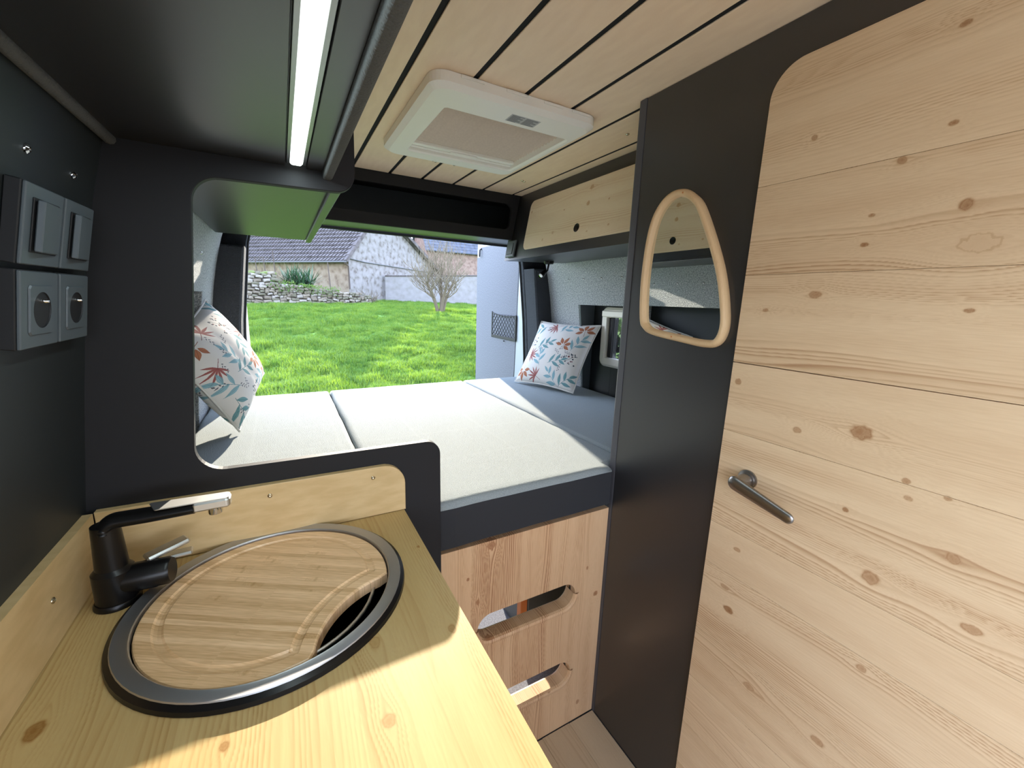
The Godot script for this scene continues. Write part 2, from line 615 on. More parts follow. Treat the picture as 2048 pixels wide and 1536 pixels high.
	# worktop: u = x, v = z, grain along z
	var wk := [[-0.523, -0.25, 0.013, 0.95], [-0.418, -0.08, 0.006, 0.95], [-0.369, 0.07, 0.009, 0.55], [-0.48, 0.077, 0.012, 0.35], [-0.663, 0.188, 0.004, 0.8], [-0.456, 0.175, 0.009, 0.5]]
	woodmat("worktop_pine", pine(500, 1000, Rect2(-0.83, -0.3, 1.05, 0.51), 52, wk, [-0.2, -0.125, -0.03, 0.045, 0.13], true, Color(0.745, 0.64, 0.435), Color(0.56, 0.4, 0.2), 0.75, 150.0), -0.3, 0.21, -0.83, 0.22, 0.5)
	M.worktop_pine.metallic_specular = 0.35
	# bed panel: u = x, v = y, grain upright
	var pk := [[0.742, 0.436, 0.012, 0.8], [0.585, 0.4, 0.008, 0.8], [0.464, 0.812, 0.009, 0.8], [0.569, 0.77, 0.007, 0.7], [0.663, 0.371, 0.005, 0.8], [0.18, 0.649, 0.011, 0.7], [0.066, 0.772, 0.009, 0.6]]
	woodmat("panel_pine", pine(460, 640, Rect2(0.78, 0.27, -0.8, 0.58), 63, pk, [0.38, 0.47, 0.56, 0.66, 0.75], true, Color(0.84, 0.69, 0.53), Color(0.58, 0.38, 0.24), 0.9, 190.0, {1: 1.6, 2: 1.9, 3: 1.6}), 0.27, 0.85, 0.78, -0.02, 0.5)
	# locker fronts: u = z, v = y
	var lk := [[-1.744, 1.78, 0.006, 0.7], [-1.318, 1.803, 0.011, 0.8], [-1.321, 1.744, 0.01, 0.75], [-1.203, 1.739, 0.005, 0.7], [-1.476, 1.746, 0.004, 0.8], [-1.177, 1.646, 0.006, 0.6], [-1.529, 1.66, 0.007, 0.5], [-1.601, 1.639, 0.006, 0.5], [-1.294, 1.637, 0.006, 0.5]]
	woodmat("locker_pine", pine(900, 230, Rect2(-1.8, 1.85, 1.0, -0.27), 74, lk, [1.66, 1.75], false, Color(0.945, 0.865, 0.74), Color(0.77, 0.59, 0.41), 0.55, 160.0), -1.8, -0.8, 1.85, 1.58, 0.45)
	# pale backsplash ply, ash mirror frame, bamboo, floor
	var bs := mat("backsplash_ply", Color(1, 1, 1), 0.4)
	bs.albedo_texture = ntex(512, 0.015, FastNoiseLite.TYPE_SIMPLEX, [[0.2, 0.8], [Color(0.78, 0.665, 0.47), Color(0.82, 0.71, 0.52)]], 25, 5)
	bs.uv1_scale = Vector3(1.5, 5.0, 1)
	woodmat("ash", pine(128, 256, Rect2(0, 0, 0.3, 0.15), 85, [], [], true, Color(0.84, 0.715, 0.545), Color(0.7, 0.545, 0.39), 0.5, 260.0), 0, 0.15, 0, 0.3, 0.5)
	var fl := woodmat("floor_vinyl", pine(256, 512, Rect2(0, 0, 1.0, 0.5), 96, [], [0.1, 0.2, 0.3, 0.4], true, Color(0.78, 0.7, 0.585), Color(0.62, 0.5, 0.38), 0.6, 120.0), 0, 0.5, 0, 1.0, 0.5)
	fl.resource_name = "floor_vinyl"
	M["bamboo"] = bamboo()
	for i in 2:
		var cm := mat("print%d" % i, Color.WHITE, 0.9)
		cm.albedo_texture = print_tex(101 + i * 7)
	mat("post_wood", Color(0.78, 0.5, 0.3), 0.6)

func bamboo() -> StandardMaterial3D:
	var im := Image.create(512, 512, false, Image.FORMAT_RGB8)
	var n := FastNoiseLite.new()
	n.seed = 17
	n.frequency = 1.0
	n.fractal_type = FastNoiseLite.FRACTAL_NONE
	var r := RandomNumberGenerator.new()
	r.seed = 4
	var tone := []
	var node := []
	for i in 40:
		tone.append(r.randf_range(-0.045, 0.04))
		node.append(r.randf_range(0, 700))
	for y in 512:
		var k := y / 13
		for x in 512:
			var t: float = tone[k] + 0.03 * n.get_noise_2d(x * 0.03, y * 0.9) + 0.035 * n.get_noise_2d(x * 0.006, y * 0.25)
			if absf(x - node[k]) < 5: t -= 0.06 * (1.0 - absf(x - node[k]) / 5.0)
			if absf(x - node[k]) < 22: t -= 0.05 * absf(n.get_noise_2d(x * 0.2, y * 0.9))
			im.set_pixel(x, y, Color(0.88 + t * 1.3, 0.735 + t * 1.4, 0.56 + t * 1.5))
	var m := mat("bamboo", Color.WHITE, 0.3)
	m.albedo_texture = ImageTexture.create_from_image(im)
	m.uv1_scale = Vector3(2.7, 2.7, 1)
	return m

# side lining between heights, following the leaning wall. side -1 left, 1 right
func lining(y0: float, y1: float, z0: float, z1: float, off: float, back: float, side: int) -> SurfaceTool:
	var p := PackedVector2Array()
	var n := maxi(6, int((y1 - y0) * 30))
	for i in n + 1:
		var y := lerpf(y0, y1, float(i) / n)
		var x := xl(y) + off
		p.append(Vector2(x if side < 0 else 1.2 - x, y))
	p.append(Vector2(back if side < 0 else 1.2 - back, y1))
	p.append(Vector2(back if side < 0 else 1.2 - back, y0))
	var st := S()
	ext(st, p, 2, z0, z1, 0.002)
	return st

func shell() -> void:
	# floor with vinyl planks
	var fl := thing("floor", "pale wood-look plank floor in the aisle below the step panel", "floor", Vector3(0.6, 0, 0), "", "structure")
	box("base", Vector3(-0.4, -0.06, -2.3), Vector3(1.6, -0.003, 2.3), M.dark_felt, fl)
	var k := 0
	for i in 6:
		var x0 := 0.215 + i * 0.105
		var z := -0.852 + (0.0 if i % 2 else -0.001)
		var ln := [0.31, 0.47, 0.19, 0.55, 0.26, 0.42]
		var first := true
		while z < 2.2:
			var z1: float = minf(z + (ln[i] if first else 0.6), 2.2)
			first = false
			box("plank", Vector3(x0, -0.003, z), Vector3(minf(x0 + 0.1044, 0.838), 0.0, z1 - 0.0006), M.floor_vinyl, fl, 0.0005)
			z = z1
			k += 1
	box("garage_floor", Vector3(-0.34, -0.003, -2.28), Vector3(1.54, 0.0, -0.875), M.light_felt, fl)
	# ceiling: black backing and birch planks
	var ce := thing("ceiling", "pale birch plank ceiling with black gaps and screws", "ceiling", Vector3(0.6, 1.88, -0.5), "", "structure")
	box("backing", Vector3(-0.38, 1.8835, -1.886), Vector3(1.6, 1.96, 2.3), M.dark_void, ce)
	box("rear_backing", Vector3(-0.38, 1.889, -2.3), Vector3(1.6, 1.96, -1.887), M.dark_void, ce)
	var xs := [-0.15, 0.0, 0.1445, 0.289, 0.438, 0.578, 0.7225, 0.873, 1.034, 1.1]
	for i in xs.size() - 1:
		box("plank", Vector3(xs[i] + 0.0065, 1.88, -1.888), Vector3(xs[i + 1] - 0.0065, 1.8833, 2.2), M.ply, ce, 0.0008)
	for p in [[0.541, -1.021], [0.621, -1.025], [0.961, -1.039], [0.538, -1.623], [0.55, -1.63], [0.612, -1.619], [0.625, -1.625], [0.946, -1.65], [0.962, -1.66]]:
		screw(ce, Vector3(p[0], 1.88, p[1]), Vector3.DOWN, 0.0062)
	# left side
	var wl := thing("wall_left", "black lined side wall leaning inwards behind the sink", "wall", Vector3(-0.36, 0, -0.5), "", "structure")
	var st := S()
	bb(st, Vector3(-0.38, -0.06, -2.3), Vector3(-0.35, 1.93, 0.2))
	obj("panel", st, M.black_wall, wl)
	st = S()
	bb(st, Vector3(-0.38, 1.8, 0.2), Vector3(-0.35, 1.93, 1.45))
	bb(st, Vector3(-0.38, -0.06, 1.45), Vector3(-0.35, 0.85, 2.3))
	bb(st, Vector3(-0.38, 1.75, 1.45), Vector3(-0.35, 1.93, 2.3))
	bb(st, Vector3(-0.38, 0.85, 1.45), Vector3(-0.35, 1.75, 1.52))
	obj("cab_panel", st, M.felt, wl)
	obj("kitchen_panel", lining(0.0, 1.885, -0.836, 0.2, 0.0, -0.35, -1), M.black_wall, wl)
	obj("felt_panel", lining(1.366, 1.62, -2.12, -0.837, 0.0, -0.35, -1), M.felt, wl)
	obj("felt_panel", lining(0.7, 1.366, -2.12, -1.84, 0.0, -0.35, -1), M.felt, wl)
	obj("upper_panel", lining(1.62, 1.885, -2.25, -0.837, 0.0, -0.35, -1), M.black_wall, wl)
	st = S()
	tube(st, [Vector3(-0.193, 1.5715, -0.819), Vector3(-0.193, 1.5715, 0.2)], [0.0075], 10)
	obj("corner_bead", st, M.carpet, wl)
	for z in [-0.64, -0.75]:
		screw(wl, Vector3(xl(1.505) + 0.0005, 1.505, z), Vector3(1, -0.2, 0), 0.0055, "chrome")
	for z in [-1.25, -1.4, -1.56, -1.72]:
		screw(wl, Vector3(xl(1.49) + 0.001, 1.49, z), Vector3(1, -0.2, 0), 0.006, "chrome")
	# right side
	var wr := thing("wall_right", "grey felt lined side wall with a deep black window recess above the bed", "wall", Vector3(1.56, 0, -0.5), "", "structure")
	st = S()
	bb(st, Vector3(1.55, -0.06, -2.3), Vector3(1.58, 1.93, -1.66))
	bb(st, Vector3(1.55, -0.06, -1.66), Vector3(1.58, 1.07, -1.24))
	bb(st, Vector3(1.55, 1.32, -1.66), Vector3(1.58, 1.93, -1.24))
	obj("panel", st, M.black_wall, wr)
	st = S()
	bb(st, Vector3(1.55, -0.06, -1.24), Vector3(1.58, 1.93, 1.4))
	bb(st, Vector3(1.55, -0.06, 1.4), Vector3(1.58, 0.85, 2.3))
	bb(st, Vector3(1.55, 1.75, 1.4), Vector3(1.58, 1.93, 2.3))
	obj("cab_panel", st, M.felt, wr)
	obj("felt_panel", lining(1.36, 1.62, -2.12, -0.865, 0.0, -0.35, 1), M.felt, wr)
	obj("felt_panel", lining(0.7, 1.36, -2.12, -1.84, 0.0, -0.35, 1), M.felt, wr)
	obj("recess_cheek", lining(0.7, 1.36, -1.838, -1.826, 0.0, -0.35, 1), M.plastic, wr)
	obj("upper_panel", lining(1.62, 1.885, -2.25, -0.865, 0.0, -0.35, 1), M.black_wall, wr)
	for p in [[1.498, -1.912], [1.495, -1.779], [1.493, -1.639], [1.489, -1.493]]:
		screw(wr, Vector3(xr(1.495) - 0.001, 1.495, p[1]), Vector3(-1, -0.2, 0), 0.006, "chrome")
	# front of the van behind the camera, with the windscreen opening
	var wf := thing("wall_front", "dark cab front wall with an open windscreen behind the camera", "wall", Vector3(0.6, 0, 2.25), "", "structure")
	st = S()
	bb(st, Vector3(-0.35, -0.06, 2.25), Vector3(1.55, 0.75, 2.3))
	bb(st, Vector3(-0.35, 1.82, 2.25), Vector3(1.55, 1.93, 2.3))
	bb(st, Vector3(-0.35, 0.75, 2.25), Vector3(-0.28, 1.82, 2.3))
	bb(st, Vector3(1.48, 0.75, 2.25), Vector3(1.55, 1.82, 2.3))
	obj("panel", st, M.felt, wf)

func kitchen() -> void:
	# C-shaped partition between kitchen and bed
	var p := []
	for i in 37:
		p.append([xl(i * 0.05) - 0.002, i * 0.05])
	p.append([0.0, 1.879])
	p.append([0.134, 1.879])
	p.append([0.129, 1.546, 0.034])
	p.append([-0.106, 1.540, 0.040])
	p.append([-0.148, 1.066, 0.042])
	p.append([0.285, 1.064, 0.032])
	p.append([0.291, 0.0])
	var st := S()
	ext(st, rp(p, 10), 2, -0.836, -0.82, 0.0012)
	var part := obj("partition", st, M.black_matte)
	tag(part, "black C-shaped partition panel with rounded cut-out between sink and bed", "partition panel")
	# worktop
	st = S()
	var sc := Vector3(-0.037, 0.924, -0.6385)
	for half_ in [-1.0, 1.0]:   # the round sink hole is shared by a rear and a front half
		var wp2 := PackedVector2Array()
		if half_ < 0:
			wp2.append_array([Vector2(-0.292, sc.z), Vector2(-0.292, -0.819), Vector2(0.2, -0.819), Vector2(0.2, sc.z)])
		else:
			wp2.append_array([Vector2(-0.292, sc.z), Vector2(-0.292, 0.16), Vector2(0.2, 0.16), Vector2(0.2, sc.z)])
		for i in 33:
			var an := PI * i / 32
			wp2.append(Vector2(sc.x + cos(an) * 0.172, sc.z + half_ * sin(an) * 0.172))
		ext(st, wp2, 1, 0.894, 0.924)
	tag(obj("worktop", st, M.worktop_pine), "varnished pine worktop holding the round sink", "worktop")
	# backsplash, rear strip and side strip
	var b := thing("backsplash", "pale wooden upstand along the partition behind the sink", "backsplash", Vector3(-0.04, 0.925, -0.81))
	st = S()
	ext(st, rp([[-0.2735, 0.925], [0.203, 0.925], [0.203, 1.03, 0.045], [-0.2735, 1.03]], 10), 2, -0.8195, -0.806, 0.001)
	obj("board", st, M.backsplash_ply, b)
	for q in [[-0.042, 1.009], [0.138, 1.009], [-0.21, 1.009]]:
		screw(b, Vector3(q[0], q[1], -0.806), Vector3(0, 0, 1), 0.0042)
	var b2 := thing("backsplash", "pale wooden upstand along the side wall left of the faucet", "backsplash", Vector3(-0.28, 0.925, -0.4))
	st = S()
	ext(st, PackedVector2Array([Vector2(-0.292, 0.925), Vector2(-0.276, 0.925), Vector2(-0.274, 1.03), Vector2(-0.286, 1.03)]), 2, -0.8055, 0.15, 0.001)
	obj("board", st, M.backsplash_ply, b2)
	for z in [-0.66, -0.5, -0.3]:
		screw(b2, Vector3(-0.2745, 0.985, z), Vector3(1, 0, 0), 0.0042)
	# base cabinet under the worktop
	var kc := thing("kitchen_cabinet", "kitchen base cabinet below the pine worktop, hidden under its edge", "cabinet", Vector3(-0.05, 0, -0.35))
	st = S()
	bb(st, Vector3(-0.29, 0.0, -0.818), Vector3(0.172, 0.06, 0.14))
	bb(st, Vector3(0.156, 0.06, -0.818), Vector3(0.172, 0.893, 0.14))
	bb(st, Vector3(-0.29, 0.06, 0.124), Vector3(0.156, 0.893, 0.14))
	obj("body", st, M.black, kc)
	for i in 2:
		box("door", Vector3(0.1725, 0.08, -0.80 + i * 0.47), Vector3(0.19, 0.88, -0.345 + i * 0.47), M.worktop_pine, kc, 0.002)
	# sink
	var sk := thing("sink", "round black sink with a brushed dark steel rim set in the worktop", "sink", sc)
	st = S()
	lathe(st, [Vector2(0.1875, 0.0005), Vector2(0.1865, 0.006), Vector2(0.181, 0.0098)], Transform3D(Basis(), sc), 72)
	obj("gasket", st, M.gloss_black, sk)
	st = S()
	lathe(st, [Vector2(0.1815, 0.009), Vector2(0.180, 0.0112), Vector2(0.1655, 0.0092), Vector2(0.1638, 0.0098), Vector2(0.1625, 0.0086), Vector2(0.162, 0.003)], Transform3D(Basis(), sc), 72)
	obj("rim", st, M.rim_steel, sk)
	st = S()
	lathe(st, [Vector2(0.1622, 0.004), Vector2(0.1618, -0.01), Vector2(0.158, -0.011), Vector2(0.157, -0.09), Vector2(0.14, -0.118), Vector2(0.03, -0.125), Vector2(0.001, -0.125)], Transform3D(Basis(), sc), 64)
	obj("bowl", st, M.gloss_black, sk)
	st = S()
	lathe(st, [Vector2(0.04, -0.1246), Vector2(0.036, -0.122), Vector2(0.001, -0.123)], Transform3D(Basis(), sc), 32)
	obj("drain", st, M.steel, sk)
	# wire ring inside
	st = S()
	var wp := []
	for i in 48:
		wp.append(sc + Vector3(cos(TAU * i / 48) * 0.14, -0.008, sin(TAU * i / 48) * 0.14))
	tube(st, wp, [0.0028], 8, true)
	tag(obj("wire_ring", st, M.brushed), "thin steel wire ring inside the sink bowl under the board", "wire ring")
	# cutting board: disc with a bay cut out, groove along the rim
	var bc := sc + Vector3(0.0, 0.0, 0.0)
	var out := PackedVector2Array()
	var R := 0.1605
	var cc := Vector2(0.178, 0.172)
	var cr := 0.137
	var d := cc.length()
	var along := (d * d + R * R - cr * cr) / (2 * d)
	var half := acos(along / R)
	var base := cc.angle()
	for i in 61:
		out.append(Vector2.from_angle(base + half + 0.03 + (TAU - 2 * half - 0.06) * i / 60) * R)
	var s0 := (Vector2.from_angle(base - half) * R - cc).angle()
	var s1 := (Vector2.from_angle(base + half) * R - cc).angle()
	var span := wrapf(s1 - s0, -PI, PI)
	for i in range(1, 24):
		var k := 0.03 + 0.94 * i / 24
		out.append(cc + Vector2.from_angle(s0 + span * k) * cr)
	var bt := bc.y + 0.0075
	var world := PackedVector2Array()
	for q in out:
		world.append(q + Vector2(bc.x, bc.z))
	st = S()
	var lev := [[0.0, -0.018], [0.0, -0.003], [0.0012, -0.0006], [0.003, 0.0], [0.018, 0.0], [0.0205, -0.0022], [0.0245, -0.003], [0.0285, -0.0022], [0.031, 0.0]]
	var prev := world
	for i in range(1, lev.size()):
		var cur := inset(world, lev[i][0])
		ring(st, prev, bt + lev[i - 1][1], cur, bt + lev[i][1], 1, Vector3.UP if i > 1 else Vector3(1, 0, 0), Vector2(bc.x, bc.z) if i == 1 else Vector2.INF)
		prev = cur
	var idx := Geometry2D.triangulate_polygon(prev)
	for i in range(0, idx.size(), 3):
		tri(st, lift(1, prev[idx[i]], bt), lift(1, prev[idx[i + 1]], bt), lift(1, prev[idx[i + 2]], bt), Vector3.UP)
	idx = Geometry2D.triangulate_polygon(world)
	for i in range(0, idx.size(), 3):
		tri(st, lift(1, world[idx[i]], bt - 0.018), lift(1, world[idx[i + 1]], bt - 0.018), lift(1, world[idx[i + 2]], bt - 0.018), Vector3.DOWN)
	tag(board_turned(st, bc), "round bamboo cutting board with juice groove and a bay cut out, covering the sink", "cutting board")
	faucet()
	# overhead cabinet with led strip
	var oc := thing("overhead_cabinet", "black overhead kitchen cabinet with a light strip in its underside", "cabinet", Vector3(-0.05, 1.574, -0.4))
	st = S()
	bb(st, Vector3(-0.192, 1.574, -0.8195), Vector3(0.021, 1.588, 0.18), 0.0006)
	bb(st, Vector3(0.052, 1.574, -0.8195), Vector3(0.0765, 1.588, 0.18), 0.0006)
	bb(st, Vector3(0.021, 1.581, -0.8195), Vector3(0.052, 1.588, 0.18), 0.0006)
	obj("bottom_panel", st, M.black, oc)
	st = S()
	ext(st, rp([[0.077, 1.879], [0.077, 1.562, 0.004], [0.093, 1.562, 0.007], [0.093, 1.879]], 6), 2, -0.8195, 0.18, 0.0)
	obj("front_panel", st, M.carpet, oc)
	box("top_panel", Vector3(-0.06, 1.866, -0.8195), Vector3(0.0765, 1.879, 0.18), M.black, oc)
	var led := thing("led_strip_light", "glowing cool white light strip under the overhead kitchen cabinet", "light strip", Vector3(0.0365, 1.576, -0.4))
	st = S()
	bb(st, Vector3(0.0225, 1.5735, -0.80), Vector3(0.0275, 1.5805, 0.16), 0.0004)
	bb(st, Vector3(0.0455, 1.5735, -0.80), Vector3(0.0505, 1.5805, 0.16), 0.0004)
	obj("channel", st, M.steel, led)
	st = S()
	ext(st, rp([[0.0277, 1.5802], [0.0277, 1.5722, 0.004], [0.0453, 1.5722, 0.004], [0.0453, 1.5802]], 5), 2, -0.80, 0.16, 0.0)
	obj("diffuser", st, M.led, led)
	var al := AreaLight3D.new()
	al.name = "led_light"
	al.area_size = Vector2(0.016, 0.95)
	al.light_energy = 0.1
	al.light_color = Color(0.9, 0.98, 1.0)
	al.shadow_enabled = true
	al.set("area_range", 8.0)
	al.set("area_attenuation", 2.0)
	led.add_child(al)
	al.position = Vector3(0.0, -0.0055, 0.08)
	al.rotation = Vector3(-PI / 2, 0, 0)
	# switches and sockets
	wall_unit("light_switch", "dark grey rocker light switch nearest the camera, above a socket", 0, 0, -0.604)
	wall_unit("light_switch", "dark grey rocker light switch next to the partition corner", 0, 1, -0.691)
	wall_unit("power_socket", "dark grey round power socket nearest the camera, below a switch", 1, 0, -0.604)
	wall_unit("power_socket", "dark grey round power socket next to the partition corner", 1, 1, -0.691)

func wall_unit(called: String, label: String, row: int, _col: int, z1: float) -> void:
	var yc := 1.432 if row == 0 else 1.345
	var slope := (xl(yc + 0.04) - xl(yc - 0.04)) / 0.08
	var up := Vector3(slope, 1, 0).normalized()
	var nrm := Vector3(1, -slope, 0).normalized()
	var o := thing(called, label, "switch" if row == 0 else "socket", Vector3(xl(yc), yc, z1 - 0.0415), "switches and sockets by the sink")
	o.basis = Basis(Vector3(0, 0, -1), up, nrm)   # local x towards the rear, y up, z out of the wall
	var w := 0.0412
	var st := S()
	bb(st, Vector3(-w, -w, 0.0005), Vector3(w, w, 0.0125), 0.001)
	obj("back_box", st, M.rubber, o, true)
	st = S()
	bb(st, Vector3(-w + 0.0008, -w + 0.0008, 0.0126), Vector3(w - 0.0008, w - 0.0008, 0.016), 0.001)
	obj("frame", st, M.plastic, o, true)
	if row == 0:
		st = S()
		bb(st, Vector3(-0.0275, -0.0275, 0.0162), Vector3(0.0275, 0.0275, 0.0175), 0.0005)
		obj("surround", st, M.rubber, o, true)
		st = S()
		bb(st, Vector3(-0.026, -0.026, -0.002), Vector3(0.026, 0.026, 0.004), 0.001, Transform3D(Basis(Vector3(0, 1, 0), 0.1), Vector3(0, 0, 0.0185)))
		obj("rocker", st, M.plastic, o, true)
	else:
		st = S()
		var sq := PackedVector2Array()
		var ci := PackedVector2Array()
		for k in 48:
			var q := Vector2.from_angle(TAU * (k + 0.5) / 48)
			sq.append(q * 0.0265 / maxf(absf(q.x), absf(q.y)))
			ci.append(q * 0.0195)
		var sq2 := PackedVector2Array()
		for q in sq: sq2.append(q * 0.965)
		ring(st, sq, 0.0163, sq2, 0.0178, 2, Vector3.BACK)
		ring(st, sq2, 0.0178, ci, 0.0178, 2, Vector3.BACK)
		obj("insert", st, M.plastic, o, true)
		st = S()
		lathe(st, [Vector2(0.0001, 0.0165), Vector2(0.0192, 0.0165), Vector2(0.0195, 0.0178)], Transform3D(Basis(Vector3(1, 0, 0), PI / 2), Vector3.ZERO), 28)
		obj("well", st, M.rubber, o, true)
		st = S()
		lathe(st, [Vector2(0.0024, 0.0), Vector2(0.0024, 0.004), Vector2(0.0014, 0.006), Vector2(0.0001, 0.0065)], Transform3D(Basis(Vector3(1, 0, 0), PI / 2), Vector3(0, 0.010, 0.0166)), 10)
		obj("earth_pin", st, M.chrome, o, true)

func faucet() -> void:
	var b := Vector3(-0.236, 0.924, -0.722)
	var f := thing("faucet", "black mixer faucet with a flat chrome-topped spout beside the sink", "faucet", b)
	var st := S()
	lathe(st, [Vector2(0.0265, 0.0005), Vector2(0.0265, 0.004), Vector2(0.0245, 0.008), Vector2(0.0001, 0.008)], Transform3D(Basis(), b), 32)
	obj("base", st, M.gloss_black, f)
	st = S()
	lathe(st, [Vector2(0.0235, 0.007), Vector2(0.0235, 0.052), Vector2(0.0185, 0.058), Vector2(0.0162, 0.11), Vector2(0.0155, 0.122), Vector2(0.0001, 0.122)], Transform3D(Basis(), b), 28)
	obj("body", st, M.gloss_black, f)
	# valve arm with lever
	st = S()
	lathe(st, [Vector2(0.0001, 0.0), Vector2(0.0205, 0.0), Vector2(0.0205, 0.04), Vector2(0.0195, 0.042), Vector2(0.0195, 0.055), Vector2(0.017, 0.059), Vector2(0.0001, 0.059)], aim(b + Vector3(0.008, 0.033, 0.0), Vector3(1, 0.05, 0.12)), 28)
	obj("valve", st, M.gloss_black, f)
	st = S()
	bb(st, Vector3(-0.002, -0.004, -0.011), Vector3(0.052, 0.003, 0.011), 0.0025, Transform3D(Basis(Vector3(0, 1, 0), 0.5) * Basis(Vector3(0, 0, 1), 0.12), b + Vector3(0.036, 0.056, -0.006)))
	bb(st, Vector3(0.03, -0.006, -0.010), Vector3(0.07, -0.0005, 0.009), 0.002, Transform3D(Basis(Vector3(0, 1, 0), 0.1), b + Vector3(0.018, 0.048, -0.014)))
	obj("lever", st, M.brushed, f)
	# spout: elbow and flat arm pointing over the bowl
	st = S()
	var path := []
	for i in 9:
		var a := PI / 2 * i / 8
		path.append(b + Vector3(0.014 - 0.014 * cos(a), 0.112 + 0.014 * sin(a), 0.0))
	path.append(b + Vector3(0.05, 0.1265, 0.002))
	path.append(b + Vector3(0.102, 0.128, 0.004))
	tube(st, path, [0.0175, 0.0175, 0.0172, 0.017, 0.0168, 0.0166, 0.0164, 0.0162, 0.016, 0.016, 0.015], 20, false, 0.62, Vector3(0.3, 1, 0))
	obj("spout", st, M.gloss_black, f)
	st = S()
	ext(st, rp([[b.x + 0.046, b.z - 0.0125, 0.003], [b.x + 0.146, b.z - 0.008, 0.006], [b.x + 0.146, b.z + 0.015, 0.006], [b.x + 0.058, b.z + 0.0165, 0.003]], 5), 1, b.y + 0.1366, b.y + 0.1382, 0.0005)
	obj("spout_top", st, M.brushed, f)
	st = S()
	ext(st, rp([[b.x + 0.1005, b.z - 0.0115, 0.003], [b.x + 0.147, b.z - 0.009, 0.006], [b.x + 0.147, b.z + 0.016, 0.006], [b.x + 0.1005, b.z + 0.0175, 0.003]], 5), 1, b.y + 0.1225, b.y + 0.1373, 0.003)
	obj("spout_tip", st, M.brushed, f)
	st = S()
	lathe(st, [Vector2(0.0001, 0.0), Vector2(0.009, 0.0), Vector2(0.0095, 0.003), Vector2(0.0095, 0.012)], Transform3D(Basis(), b + Vector3(0.126, 0.1125, 0.004)), 24)
	obj("aerator", st, M.chrome, f)

# soft slab on a polygon footprint (x, z): cloth top with rounded edges, dark side band
func pad(called: String, label: String, poly: PackedVector2Array, y0: float, y1: float) -> void:
	var c := Vector2.ZERO
	for q in poly: c += q / poly.size()
	var o := thing(called, label, "mattress", Vector3(c.x, y0, c.y), "mattress sections of the bed")
	var st := S()
	st.set_smooth_group(0)
	var r := 0.018
	var prev := poly
	var hp := y1 - r
	for i in range(1, 6):
		var a := PI / 2 * i / 5
		var cur := inset(poly, r * (1 - cos(a)))
		var h := y1 - r + r * sin(a)
		for k in poly.size():
			var l := (k + 1) % poly.size()
			var e := poly[l] - poly[k]
			var o2 := Vector2(e.y, -e.x) * (1.0 if area2(poly) > 0 else -1.0)
			quad(st, lift(1, prev[k], hp), lift(1, prev[l], hp), lift(1, cur[l], h), lift(1, cur[k], h), Vector3(o2.x, 0.3, o2.y))
		prev = cur
		hp = h
	# top: an uneven grid clipped to the footprint by its own triangulation
	var idx := Geometry2D.triangulate_polygon(prev)
	for i in range(0, idx.size(), 3):
		tri(st, lift(1, prev[idx[i]], y1), lift(1, prev[idx[i + 1]], y1), lift(1, prev[idx[i + 2]], y1), Vector3.UP)
	obj("cover", st, M.cloth, o)
	st = S()
	ext(st, poly, 1, y0, y1 - r)
	obj("side_band", st, M.dark_cloth, o)

func wavy(p: Array, amp: float, sd: int) -> PackedVector2Array:
	var n := FastNoiseLite.new()
	n.seed = sd
	n.frequency = 3.0
	var out := PackedVector2Array()
	for i in p.size():
		var a := Vector2(p[i][0], p[i][1])
		var b := Vector2(p[(i + 1) % p.size()][0], p[(i + 1) % p.size()][1])
		var k := maxi(2, int(a.distance_to(b) / 0.05))
		for j in k:
			var q := a.lerp(b, float(j) / k)
			var e := (b - a).normalized()
			var w := amp * n.get_noise_2d(q.x * 1.5, q.y * 1.5) * (0.0 if j == 0 else 1.0)
			out.append(q + Vector2(-e.y, e.x) * w)
	return out

